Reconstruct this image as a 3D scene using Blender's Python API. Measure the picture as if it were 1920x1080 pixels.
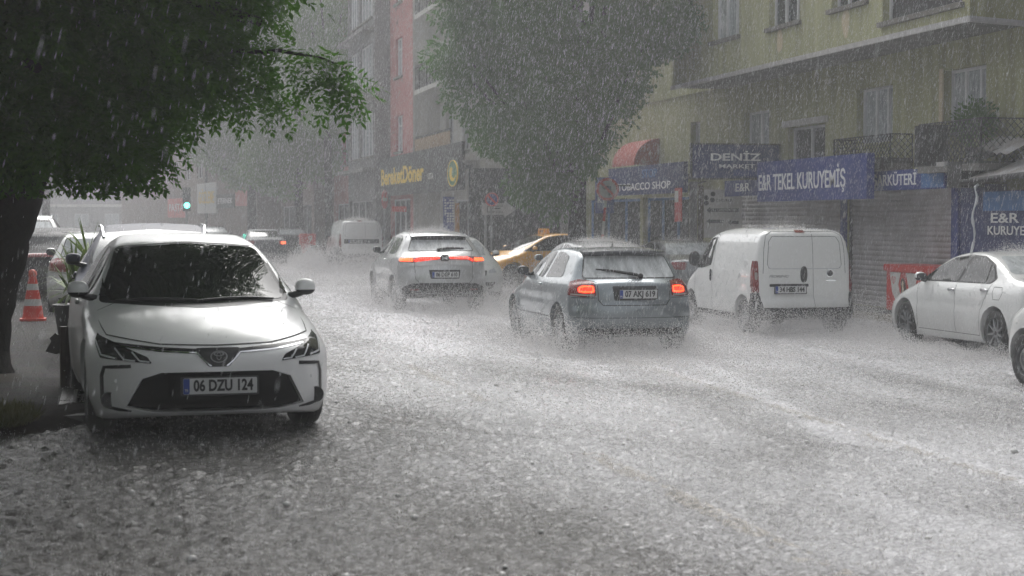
import bpy, bmesh, math, random
import numpy as np
from mathutils import Vector, Matrix
from mathutils.bvhtree import BVHTree

for o in list(bpy.data.objects):
    bpy.data.objects.remove(o, do_unlink=True)
C = bpy.context.scene.collection
scn = bpy.context.scene
R = math.radians
random.seed(7)
rng = np.random.default_rng(7)

# ------------------------------------------------------------------ camera
F_PX, TH, PITCH, EYE = 3175.0, R(13.38), R(2.31), 1.8
camd = bpy.data.cameras.new('camera')
camd.sensor_width = 36
camd.lens = 36 * F_PX / 1920
camd.clip_start = 0.1
camd.clip_end = 3000
camd.dof.use_dof = True
camd.dof.focus_distance = 22.0
camd.dof.aperture_fstop = 4.0
cam = bpy.data.objects.new('camera', camd)
C.objects.link(cam)
cam.location = (0, 0, EYE)
cam.rotation_euler = (R(90) - PITCH, 0, -TH)
scn.camera = cam

# ------------------------------------------------------------------ sky, sun, exposure
SUN_EL, SUN_AZ = R(52), R(12)          # azimuth from +Y (down the street) towards +X
world = bpy.data.worlds.new('World')
scn.world = world
world.use_nodes = True
nt = world.node_tree
nt.nodes.clear()
sky = nt.nodes.new('ShaderNodeTexSky')
sky.sky_type = 'NISHITA'
sky.sun_disc = False
sky.sun_elevation = SUN_EL
sky.sun_rotation = SUN_AZ
sky.air_density = 1.0
sky.dust_density = 6.0
hsv = nt.nodes.new('ShaderNodeHueSaturation')
hsv.inputs['Saturation'].default_value = 0.16     # overcast: the cloud deck is grey
bgn = nt.nodes.new('ShaderNodeBackground')
bgn.inputs['Strength'].default_value = 0.15
wo = nt.nodes.new('ShaderNodeOutputWorld')
nt.links.new(sky.outputs[0], hsv.inputs['Color'])
nt.links.new(hsv.outputs[0], bgn.inputs['Color'])
nt.links.new(bgn.outputs[0], wo.inputs['Surface'])
sl = bpy.data.lights.new('sun', 'SUN')
sl.energy = 0.8
sl.angle = R(60)
sl.color = (1.0, 0.99, 0.97)
sun = bpy.data.objects.new('sun', sl)
C.objects.link(sun)
sun.location = (0, 0, 60)
sd = Vector((math.sin(SUN_AZ) * math.cos(SUN_EL), math.cos(SUN_AZ) * math.cos(SUN_EL), math.sin(SUN_EL)))
sun.rotation_euler = sd.to_track_quat('Z', 'Y').to_euler()
scn.view_settings.view_transform = 'Standard'
scn.view_settings.look = 'None'
scn.view_settings.exposure = 0.67
scn.view_settings.gamma = 1.0
HAZE = 0.0031
scn.cycles.use_denoising = True
scn.cycles.max_bounces = 6
scn.cycles.diffuse_bounces = 3
scn.cycles.glossy_bounces = 3
scn.cycles.transmission_bounces = 2
scn.cycles.transparent_max_bounces = 6
scn.cycles.volume_bounces = 1
scn.cycles.sample_clamp_indirect = 4.0
scn.cycles.caustics_reflective = False
scn.cycles.caustics_refractive = False

# ------------------------------------------------------------------ pixel -> place (1920 x 1080 photograph)
CR = cam.rotation_euler.to_matrix()
EYEV = Vector((0, 0, EYE))
def ray(px, py):
    return CR @ Vector(((px - 960) / F_PX, -(py - 540) / F_PX, -1))
def at_depth(px, py, zc):
    return EYEV + ray(px, py) * zc
def at_x(px, py, X):
    d = ray(px, py); return EYEV + d * (X / d.x)
def at_y(px, py, Y):
    d = ray(px, py); return EYEV + d * (Y / d.y)
def at_z(px, py, z):
    d = ray(px, py); return EYEV + d * ((z - EYE) / d.z)
def gz(X):                                   # cross fall of the road: the parking side lies higher
    return float(np.interp(X, [-40, 1.9, 6.0, 14.0, 60], [0.22, 0.22, 0.0, -0.09, -0.09]))

# ------------------------------------------------------------------ object helpers
def tag(o, label=None, cat=None, group=None, kind=None):
    if label: o['label'] = label
    if cat: o['category'] = cat
    if group: o['group'] = group
    if kind: o['kind'] = kind
    return o
def thing(name, label, cat, loc=(0, 0, 0), rz=0.0, group=None):
    o = bpy.data.objects.new(name, None)
    o.empty_display_size = 0.2
    C.objects.link(o)
    o.location = loc
    o.rotation_euler = (0, 0, rz)
    return tag(o, label, cat, group)
def chain_loc(p):
    v = Vector((0, 0, 0))
    while p is not None:
        v += p.location
        p = p.parent
    return v
def link(name, me, parent=None):
    o = bpy.data.objects.new(name, me)
    C.objects.link(o)
    if parent is not None:
        o.parent = parent
    return o
def copy_tree(o, parent=None):
    c = o.copy()
    C.objects.link(c)
    c.parent = parent
    for ch in list(o.children):
        copy_tree(ch, c)
    return c

class Basis:
    """u (along), v (up), n (out) frame on a wall."""
    def __init__(s, o, u, v, n):
        s.o, s.u, s.v, s.n = Vector(o), Vector(u).normalized(), Vector(v).normalized(), Vector(n).normalized()
    def P(s, u, v, w=0.0):
        return s.o + s.u * u + s.v * v + s.n * w
    def mat(s, u=0, v=0, w=0):
        m = Matrix((s.u, s.v, s.n)).transposed().to_4x4()
        m.translation = s.P(u, v, w)
        return m

class MB:
    def __init__(s):
        s.v, s.f, s.m = [], [], []
    def add(s, vs, fs, mi=0):
        b = len(s.v)
        s.v.extend([tuple(p) for p in vs])
        for f in fs:
            s.f.append(tuple(b + i for i in f))
            s.m.append(mi)
        return s
    def box(s, x0, x1, y0, y1, z0, z1, mi=0):
        vs = [(x0,y0,z0),(x1,y0,z0),(x1,y1,z0),(x0,y1,z0),(x0,y0,z1),(x1,y0,z1),(x1,y1,z1),(x0,y1,z1)]
        return s.add(vs, [(0,3,2,1),(4,5,6,7),(0,1,5,4),(1,2,6,5),(2,3,7,6),(3,0,4,7)], mi)
    def bbox(s, B, u0, u1, v0, v1, w0, w1, mi=0):
        vs = [B.P(*p) for p in [(u0,v0,w0),(u1,v0,w0),(u1,v1,w0),(u0,v1,w0),(u0,v0,w1),(u1,v0,w1),(u1,v1,w1),(u0,v1,w1)]]
        return s.add(vs, [(0,3,2,1),(4,5,6,7),(0,1,5,4),(1,2,6,5),(2,3,7,6),(3,0,4,7)], mi)
    def prism(s, B, poly, w0, w1, mi=0):
        n = len(poly)
        vs = [B.P(a, b, w0) for a, b in poly] + [B.P(a, b, w1) for a, b in poly]
        fs = [tuple(range(n - 1, -1, -1)), tuple(range(n, 2 * n))]
        fs += [(i, (i + 1) % n, n + (i + 1) % n, n + i) for i in range(n)]
        return s.add(vs, fs, mi)
    def ring(s, B, cu, cv, r0, r1, w0, w1, n=32, mi=0, sx=1.0):
        vs = []
        for i in range(n):
            a = 2 * math.pi * i / n
            ca, sa = math.cos(a) * sx, math.sin(a)
            for r, w in ((r0, w0), (r1, w0), (r1, w1), (r0, w1)):
                vs.append(B.P(cu + r * ca, cv + r * sa, w))
        fs = []
        for i in range(n):
            j = (i + 1) % n
            for k in range(4):
                l = (k + 1) % 4
                fs.append((4*i+k, 4*i+l, 4*j+l, 4*j+k))
        return s.add(vs, fs, mi)
    def disc(s, B, cu, cv, r, w0, w1, n=28, mi=0, sx=1.0):
        return s.prism(B, [(cu + r * sx * math.cos(2*math.pi*i/n), cv + r * math.sin(2*math.pi*i/n)) for i in range(n)], w0, w1, mi)
    def tube(s, pts, rad, n=8, mi=0, cap=True):
        pts = [Vector(p) for p in pts]
        if not hasattr(rad, '__len__'): rad = [rad] * len(pts)
        b = len(s.v); N = len(pts)
        ref = None
        for i, p in enumerate(pts):
            t = (pts[min(i+1, N-1)] - pts[max(i-1, 0)]).normalized()
            if ref is None:
                ref = t.orthogonal().normalized()
            ref = (ref - t * ref.dot(t)).normalized()
            q = t.cross(ref)
            for k in range(n):
                a = 2 * math.pi * k / n
                s.v.append(tuple(p + (ref * math.cos(a) + q * math.sin(a)) * rad[i]))
        for i in range(N - 1):
            for k in range(n):
                l = (k + 1) % n
                s.f.append((b+i*n+k, b+i*n+l, b+(i+1)*n+l, b+(i+1)*n+k)); s.m.append(mi)
        if cap:
            s.f.append(tuple(b + k for k in range(n - 1, -1, -1))); s.m.append(mi)
            s.f.append(tuple(b + (N-1)*n + k for k in range(n))); s.m.append(mi)
        return s
    def lathe(s, prof, n=32, axis='z', center=(0, 0, 0), mi=0, closed=False):
        b = len(s.v); N = len(prof); c = Vector(center)
        for i in range(n):
            a = 2 * math.pi * i / n
            for r, h in prof:
                if axis == 'z': p = Vector((r*math.cos(a), r*math.sin(a), h))
                else: p = Vector((r*math.sin(a), h, r*math.cos(a)))
                s.v.append(tuple(c + p))
        for i in range(n):
            j = (i + 1) % n
            for k in range(N if closed else N - 1):
                l = (k + 1) % N
                s.f.append((b+i*N+k, b+j*N+k, b+j*N+l, b+i*N+l)); s.m.append(mi)
        return s
    def blob(s, c, rx, ry, rz, nu=16, nv=10, p=2.0, mi=0):
        """rounded box / ellipsoid (superellipsoid)"""
        b = len(s.v); e = 2.0 / p
        f = lambda t: math.copysign(abs(t) ** e, t)
        for j in range(nv + 1):
            th = -math.pi/2 + math.pi * j / nv
            for i in range(nu):
                a = 2 * math.pi * i / nu
                s.v.append((c[0] + rx*f(math.cos(th))*f(math.cos(a)), c[1] + ry*f(math.cos(th))*f(math.sin(a)), c[2] + rz*f(math.sin(th))))
        for j in range(nv):
            for i in range(nu):
                k = (i + 1) % nu
                s.f.append((b+j*nu+i, b+j*nu+k, b+(j+1)*nu+k, b+(j+1)*nu+i)); s.m.append(mi)
        return s
    def mesh(s, name, mats, smooth=False, off=None, sharp=None):
        me = bpy.data.meshes.new(name)
        vs = s.v if off is None else [(p[0]-off[0], p[1]-off[1], p[2]-off[2]) for p in s.v]
        me.from_pydata(vs, [], s.f)
        for m in (mats if isinstance(mats, (list, tuple)) else [mats]):
            me.materials.append(m)
        if any(s.m):
            me.polygons.foreach_set('material_index', s.m)
        if smooth:
            me.polygons.foreach_set('use_smooth', [True] * len(me.polygons))
            if sharp: me.set_sharp_from_angle(angle=R(sharp))
        me.validate()
        me.update()
        return me
    def build(s, name, mats, parent=None, smooth=False, world=True, sharp=40):
        off = chain_loc(parent) if (parent is not None and world) else None
        return link(name, s.mesh(name, mats, smooth, off, sharp), parent)
    def single(s, name, mats, label, cat, loc, group=None, smooth=False, kind=None):
        o = link(name, s.mesh(name, mats, smooth, Vector(loc), 40))
        o.location = loc
        return tag(o, label, cat, group, kind)

def np_mesh(name, V, Fc, mat, smooth=False):
    """V (n,3) float, Fc (m,k) int"""
    me = bpy.data.meshes.new(name)
    V = np.ascontiguousarray(V, dtype=np.float32)
    Fc = np.ascontiguousarray(Fc, dtype=np.int32)
    m, k = Fc.shape
    me.vertices.add(len(V)); me.vertices.foreach_set('co', V.ravel())
    me.loops.add(m * k); me.loops.foreach_set('vertex_index', Fc.ravel())
    me.polygons.add(m)
    me.polygons.foreach_set('loop_start', np.arange(0, m * k, k, dtype=np.int32))
    me.polygons.foreach_set('loop_total', np.full(m, k, dtype=np.int32))
    if smooth: me.polygons.foreach_set('use_smooth', np.ones(m, dtype=bool))
    me.materials.append(mat)
    me.update(calc_edges=True)
    return me

def struct(o):
    o['kind'] = 'structure'
    return o

def text_mesh(body, size=1.0, bold=0.0, depth=0.004, mat=None, sx=1.0, shear=0.0, align='CENTER'):
    cu = bpy.data.curves.new('lettering', 'FONT')
    cu.body = body; cu.size = size; cu.align_x = align; cu.align_y = 'CENTER'
    cu.offset = bold * size; cu.extrude = depth; cu.shear = shear; cu.resolution_u = 3
    ob = bpy.data.objects.new('lettering', cu)
    C.objects.link(ob)
    dg = bpy.context.evaluated_depsgraph_get(); dg.update()
    me = bpy.data.meshes.new_from_object(ob.evaluated_get(dg))
    bpy.data.objects.remove(ob, do_unlink=True)
    me.transform(Matrix.Diagonal((sx, 1, 1, 1)))
    me.materials.clear()
    if mat: me.materials.append(mat)
    me.name = 'lettering'
    return me
def put_text(body, B, u, v, w, height, mat, parent, sx=1.0, bold=0.012, width=None, name='lettering', world=True, shear=0.0):
    me = text_mesh(body, height / 0.73, bold, 0.003, mat, 1.0, shear)
    co = np.empty(len(me.vertices) * 3, np.float32); me.vertices.foreach_get('co', co)
    co = co.reshape(-1, 3); wd = co[:, 0].max() - co[:, 0].min()
    me.transform(Matrix.Translation((-(co[:, 0].max() + co[:, 0].min()) / 2, 0, 0)))
    k = (width / wd) if width else sx
    me.transform(Matrix.Diagonal((k, 1, 1, 1)))
    me.transform(B.mat(u, v, w))
    if parent is not None and world:
        me.transform(Matrix.Translation(-chain_loc(parent)))
    return link(name, me, parent)

# ------------------------------------------------------------------ materials
MATS = {}
def newmat(name):
    m = bpy.data.materials.new(name); m.use_nodes = True
    n = m.node_tree.nodes; l = m.node_tree.links
    return m, n, l, n['Principled BSDF']
def mat(name, col, rough=0.5, metal=0.0, coat=0.0, emit=None, estr=0.0, noise=0.0, nscale=6.0, bump=0.0, bscale=60.0, spec=0.5, col2=None, coord='Object', streak=False):
    if name in MATS: return MATS[name]
    m, n, l, p = newmat(name)
    p.inputs['Base Color'].default_value = (*col, 1)
    p.inputs['Roughness'].default_value = rough
    p.inputs['Metallic'].default_value = metal
    p.inputs['Coat Weight'].default_value = coat
    p.inputs['Coat Roughness'].default_value = 0.04
    p.inputs['Specular IOR Level'].default_value = spec
    if emit:
        p.inputs['Emission Color'].default_value = (*emit, 1)
        p.inputs['Emission Strength'].default_value = estr
    if noise or bump:
        tc = n.new('ShaderNodeTexCoord')
        mp = n.new('ShaderNodeMapping'); l.new(tc.outputs[coord], mp.inputs[0])
        if streak: mp.inputs['Scale'].default_value = (3.0, 3.0, 0.35)
    if noise:
        nz = n.new('ShaderNodeTexNoise'); nz.inputs['Scale'].default_value = nscale; nz.inputs['Detail'].default_value = 6
        l.new(mp.outputs[0], nz.inputs['Vector'])
        rp = n.new('ShaderNodeMapRange'); rp.inputs[1].default_value = 0.35; rp.inputs[2].default_value = 0.65
        l.new(nz.outputs['Fac'], rp.inputs[0])
        mx = n.new('ShaderNodeMix'); mx.data_type = 'RGBA'
        c2 = col2 if col2 else tuple(max(0, c * (1 - noise)) for c in col)
        mx.inputs[6].default_value = (*col, 1); mx.inputs[7].default_value = (*c2, 1)
        l.new(rp.outputs[0], mx.inputs[0]); l.new(mx.outputs[2], p.inputs['Base Color'])
    if bump:
        nb = n.new('ShaderNodeTexNoise'); nb.inputs['Scale'].default_value = bscale; nb.inputs['Detail'].default_value = 3
        l.new(tc.outputs[coord], nb.inputs['Vector'])
        bp = n.new('ShaderNodeBump'); bp.inputs['Strength'].default_value = bump; bp.inputs['Distance'].default_value = 0.01
        l.new(nb.outputs['Fac'], bp.inputs['Height']); l.new(bp.outputs[0], p.inputs['Normal'])
    MATS[name] = m
    return m
def wet_paint(name, col, metal=0.0, rough=0.3, dirt=0.25, coat=1.0, crough=0.05):
    """car paint under a clear coat, beaded with rain, road film low down"""
    if name in MATS: return MATS[name]
    m, n, l, p = newmat(name)
    p.inputs['Roughness'].default_value = rough
    p.inputs['Metallic'].default_value = metal
    p.inputs['Coat Weight'].default_value = coat
    p.inputs['Coat Roughness'].default_value = crough
    tc = n.new('ShaderNodeTexCoord')
    vo = n.new('ShaderNodeTexVoronoi'); vo.inputs['Scale'].default_value = 55.0
    l.new(tc.outputs['Object'], vo.inputs['Vector'])
    mr = n.new('ShaderNodeMapRange'); mr.inputs[1].default_value = 0.0; mr.inputs[2].default_value = 0.32
    mr.inputs[3].default_value = 1.0; mr.inputs[4].default_value = 0.0
    l.new(vo.outputs['Distance'], mr.inputs[0])
    bp = n.new('ShaderNodeBump'); bp.inputs['Strength'].default_value = 0.28; bp.inputs['Distance'].default_value = 0.004
    l.new(mr.outputs[0], bp.inputs['Height'])
    l.new(bp.outputs[0], p.inputs['Coat Normal'])
    nz = n.new('ShaderNodeTexNoise'); nz.inputs['Scale'].default_value = 2.4; nz.inputs['Detail'].default_value = 6
    l.new(tc.outputs['Object'], nz.inputs['Vector'])
    sx = n.new('ShaderNodeSeparateXYZ'); l.new(tc.outputs['Object'], sx.inputs[0])
    low = n.new('ShaderNodeMapRange'); low.inputs[1].default_value = 0.75; low.inputs[2].default_value = 0.15
    low.inputs[3].default_value = 0.0; low.inputs[4].default_value = 1.0
    l.new(sx.outputs['Z'], low.inputs[0])
    mu = n.new('ShaderNodeMath'); mu.operation = 'MULTIPLY'; l.new(low.outputs[0], mu.inputs[0]); l.new(nz.outputs['Fac'], mu.inputs[1])
    m2 = n.new('ShaderNodeMath'); m2.operation = 'MULTIPLY'; m2.inputs[1].default_value = dirt * 1.6; m2.use_clamp = True
    l.new(mu.outputs[0], m2.inputs[0])
    mx = n.new('ShaderNodeMix'); mx.data_type = 'RGBA'
    mx.inputs[6].default_value = (*col, 1); mx.inputs[7].default_value = (0.16, 0.145, 0.125, 1)
    l.new(m2.outputs[0], mx.inputs[0]); l.new(mx.outputs[2], p.inputs['Base Color'])
    MATS[name] = m
    return m
def glass_mat(name, col, rough=0.03, beads=0.3, film=0.0):
    """dark car glass: interior reads near black, the sky mirrors in it; film = pale wet film of rain"""
    if name in MATS: return MATS[name]
    m, n, l, p = newmat(name)
    p.inputs['Roughness'].default_value = rough
    p.inputs['IOR'].default_value = 1.48
    p.inputs['Base Color'].default_value = (*col, 1)
    tc = n.new('ShaderNodeTexCoord')
    vo = n.new('ShaderNodeTexVoronoi'); vo.inputs['Scale'].default_value = 42.0
    l.new(tc.outputs['Object'], vo.inputs['Vector'])
    mr = n.new('ShaderNodeMapRange'); mr.inputs[1].default_value = 0.0; mr.inputs[2].default_value = 0.3
    mr.inputs[3].default_value = 1.0; mr.inputs[4].default_value = 0.0
    l.new(vo.outputs['Distance'], mr.inputs[0])
    bp = n.new('ShaderNodeBump'); bp.inputs['Strength'].default_value = beads; bp.inputs['Distance'].default_value = 0.004
    l.new(mr.outputs[0], bp.inputs['Height']); l.new(bp.outputs[0], p.inputs['Normal'])
    if film:
        nz = n.new('ShaderNodeTexNoise'); nz.inputs['Scale'].default_value = 5; nz.inputs['Detail'].default_value = 8
        mp = n.new('ShaderNodeMapping'); mp.inputs['Scale'].default_value = (1, 2.5, 0.6)
        l.new(tc.outputs['Object'], mp.inputs[0]); l.new(mp.outputs[0], nz.inputs['Vector'])
        r2 = n.new('ShaderNodeMapRange'); r2.inputs[1].default_value = 0.3; r2.inputs[2].default_value = 0.7
        l.new(nz.outputs['Fac'], r2.inputs[0])
        mx = n.new('ShaderNodeMix'); mx.data_type = 'RGBA'
        mx.inputs[6].default_value = (*[c * (1 - 0.35) for c in col], 1); mx.inputs[7].default_value = (*[min(1, c + film) for c in col], 1)
        l.new(r2.outputs[0], mx.inputs[0]); l.new(mx.outputs[2], p.inputs['Base Color'])
    MATS[name] = m
    return m

M_BLACK = mat('black_plastic', (0.012, 0.012, 0.013), 0.35, noise=0.3, nscale=8)
M_TRIM = mat('dark_trim', (0.025, 0.025, 0.027), 0.5, noise=0.3, nscale=10, bump=0.2)
M_GRILLE = mat('grille_black', (0.004, 0.004, 0.0045), 0.7, spec=0.12, noise=0.2)
M_SEAM = mat('seam_shadow', (0.01, 0.01, 0.01), 0.8)
M_TYRE = mat('tyre_rubber', (0.018, 0.018, 0.018), 0.55, noise=0.3, nscale=14, bump=0.5, bscale=50)
M_RIM = mat('alloy_rim', (0.42, 0.43, 0.44), 0.28, 0.85, noise=0.25, nscale=9)
M_STEEL = mat('steel_rim', (0.30, 0.305, 0.31), 0.4, 0.6, noise=0.3, nscale=9)
M_CHROME = mat('chrome', (0.72, 0.73, 0.75), 0.12, 1.0, noise=0.1)
M_PLATE = mat('number_plate_white', (0.62, 0.63, 0.63), 0.35, coat=0.3, noise=0.1)
M_PBLUE = mat('number_plate_blue', (0.02, 0.06, 0.30), 0.35)
M_INK = mat('number_plate_ink', (0.012, 0.012, 0.014), 0.5)
M_WSCREEN = glass_mat('windscreen_glass', (0.008, 0.010, 0.010), 0.02, 0.07)
M_SGLASS = glass_mat('side_glass', (0.010, 0.012, 0.013), 0.03, 0.10)
M_RGLASS = glass_mat('rain_film_sky_glass', (0.42, 0.45, 0.46), 0.2, 0.5, film=0.2)  # pale grey of rain film; also painted sky reflection in one windscreen
M_LAMP = glass_mat('lamp_lens', (0.012, 0.013, 0.014), 0.05, 0.3)
M_DRL = mat('lamp_strip', (0.75, 0.77, 0.8), 0.2, 0.3)
M_TAIL = mat('tail_lens_red', (0.22, 0.012, 0.010), 0.12, coat=1.0, noise=0.3, nscale=12)
M_TAILC = mat('tail_lens_clear', (0.38, 0.32, 0.30), 0.15, coat=1.0, noise=0.2)
M_BRAKE = mat('brake_lamp_lit', (0.5, 0.03, 0.01), 0.2, emit=(1.0, 0.035, 0.015), estr=1.15)
M_BRAKEHOT = mat('brake_lamp_core', (0.6, 0.2, 0.05), 0.2, emit=(1.0, 0.09, 0.02), estr=1.8)
M_MIRG = glass_mat('mirror_glass', (0.05, 0.055, 0.06), 0.02, 0.2)
# ------------------------------------------------------------------ ground, road, water, pavements
def water_mat():
    m, n, l, p = newmat('flood_water')
    p.inputs['IOR'].default_value = 1.33
    p.inputs['Roughness'].default_value = 0.09
    tc = n.new('ShaderNodeTexCoord')
    def noise(scale, detail, rough=.55, dist=0.0, sc=(1, 1, 1)):
        mp = n.new('ShaderNodeMapping'); mp.inputs['Scale'].default_value = sc
        l.new(tc.outputs['Object'], mp.inputs[0])
        x = n.new('ShaderNodeTexNoise'); x.inputs['Scale'].default_value = scale; x.inputs['Detail'].default_value = detail
        x.inputs['Roughness'].default_value = rough; x.inputs['Distortion'].default_value = dist
        l.new(mp.outputs[0], x.inputs['Vector'])
        return x.outputs['Fac']
    def math_(op, a, b):
        x = n.new('ShaderNodeMath'); x.operation = op
        for i, v in enumerate((a, b)):
            if isinstance(v, (int, float)): x.inputs[i].default_value = v
            else: l.new(v, x.inputs[i])
        return x.outputs[0]
    def ramp(v, a, b, c=0.0, d=1.0):
        x = n.new('ShaderNodeMapRange'); x.inputs[1].default_value = a; x.inputs[2].default_value = b
        x.inputs[3].default_value = c; x.inputs[4].default_value = d
        l.new(v, x.inputs[0]); return x.outputs[0]
    fine = noise(58, 4, .65, .4)
    mid = noise(9, 3, .5, .8)
    big = noise(.45, 3, .5, .6, (1, .45, 1))
    vo = n.new('ShaderNodeTexVoronoi'); vo.inputs['Scale'].default_value = 14; l.new(tc.outputs['Object'], vo.inputs['Vector'])
    pit = ramp(vo.outputs['Distance'], 0.05, 0.5)
    h = math_('ADD', math_('MULTIPLY', fine, .60), math_('MULTIPLY', mid, .45))
    h = math_('ADD', h, math_('MULTIPLY', pit, .35))
    bp = n.new('ShaderNodeBump'); bp.inputs['Strength'].default_value = 1.0; bp.inputs['Distance'].default_value = 0.022
    l.new(h, bp.inputs['Height']); l.new(bp.outputs[0], p.inputs['Normal'])
    # muddy to pale: froth and painted sky sheen; attribute adds froth and shade
    at = n.new('ShaderNodeAttribute'); at.attribute_name = 'froth_and_shade'
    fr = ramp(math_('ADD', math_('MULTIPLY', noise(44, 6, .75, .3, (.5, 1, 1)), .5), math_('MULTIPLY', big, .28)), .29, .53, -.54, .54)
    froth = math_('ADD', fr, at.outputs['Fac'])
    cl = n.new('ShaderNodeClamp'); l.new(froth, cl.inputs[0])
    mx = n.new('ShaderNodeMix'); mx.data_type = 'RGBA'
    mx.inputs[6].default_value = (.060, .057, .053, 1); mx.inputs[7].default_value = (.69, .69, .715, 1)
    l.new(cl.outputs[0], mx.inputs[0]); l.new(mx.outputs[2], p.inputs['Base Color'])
    return m
M_WATER = water_mat()
M_ASPH = mat('asphalt', (.05, .05, .052), .6, noise=.3, nscale=4, bump=.5, bscale=80)
M_EARTH = mat('wet_earth', (.030, .024, .017), .85, spec=.1, noise=.5, nscale=5, bump=.8, bscale=30)
def slab_mat(name, col, sx, sy, off=0.5):
    m, n, l, p = newmat(name)
    p.inputs['Roughness'].default_value = .75; p.inputs['Specular IOR Level'].default_value = .12
    tc = n.new('ShaderNodeTexCoord'); br = n.new('ShaderNodeTexBrick')
    br.inputs['Scale'].default_value = 1.0; br.inputs['Brick Width'].default_value = sx; br.inputs['Row Height'].default_value = sy
    br.inputs['Mortar Size'].default_value = .012; br.offset = off
    br.inputs['Color1'].default_value = (*col, 1); br.inputs['Color2'].default_value = (*[c * .72 for c in col], 1)
    br.inputs['Mortar'].default_value = (*[c * .25 for c in col], 1)
    l.new(tc.outputs['Object'], br.inputs['Vector'])
    nz = n.new('ShaderNodeTexNoise'); nz.inputs['Scale'].default_value = 7; nz.inputs['Detail'].default_value = 7
    l.new(tc.outputs['Object'], nz.inputs['Vector'])
    mx = n.new('ShaderNodeMix'); mx.data_type = 'RGBA'; mx.blend_type = 'MULTIPLY'; mx.inputs[0].default_value = .8
    l.new(br.outputs['Color'], mx.inputs[6]); l.new(nz.outputs['Color'], mx.inputs[7]); l.new(mx.outputs[2], p.inputs['Base Color'])
    ad = n.new('ShaderNodeMath'); ad.operation = 'SUBTRACT'
    nf = n.new('ShaderNodeTexNoise'); nf.inputs['Scale'].default_value = 34; nf.inputs['Detail'].default_value = 5
    l.new(tc.outputs['Object'], nf.inputs['Vector'])
    l.new(nf.outputs['Fac'], ad.inputs[0]); l.new(br.outputs['Fac'], ad.inputs[1])
    bp = n.new('ShaderNodeBump'); bp.inputs['Strength'].default_value = 1.0; bp.inputs['Distance'].default_value = .04
    l.new(ad.outputs[0], bp.inputs['Height']); l.new(bp.outputs[0], p.inputs['Normal'])
    return m
def sheet(name, xs, ys, dz, m, air=None):
    mb = MB()
    vs = [(x, y, gz(x) + dz) for y in ys for x in xs]
    n = len(xs)
    mb.add(vs, [(j*n+i, j*n+i+1, (j+1)*n+i+1, (j+1)*n+i) for j in range(len(ys)-1) for i in range(n-1)])
    o = struct(mb.build(name, m, smooth=True))
    if air is not None: o.data.attributes.new('froth_and_shade', 'FLOAT', 'POINT').data.foreach_set('value', [air] * len(o.data.vertices))  # one even froth and shade value for the sheet
    return o
struct(MB().add([(-1500,-1500,-.9),(1500,-1500,-.9),(1500,1500,-.9),(-1500,1500,-.9)], [(0,1,2,3)]).build('ground', M_EARTH))
XS = [-14, -6, -2, 0, 1.9, 2.5, 3.2, 4, 5, 6, 8, 10, 12, 13.95]
YS = [-20, 0, 10, 20, 30, 40, 60, 80, 110, 150, 200, 280]
sheet('road', XS, YS, -.05, M_ASPH)
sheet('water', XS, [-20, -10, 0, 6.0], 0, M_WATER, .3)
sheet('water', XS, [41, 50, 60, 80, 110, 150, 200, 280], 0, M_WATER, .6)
def sst(x, a, b):
    t = np.clip((x - a) / (b - a), 0, 1)
    return t * t * (3 - 2 * t)
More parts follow.
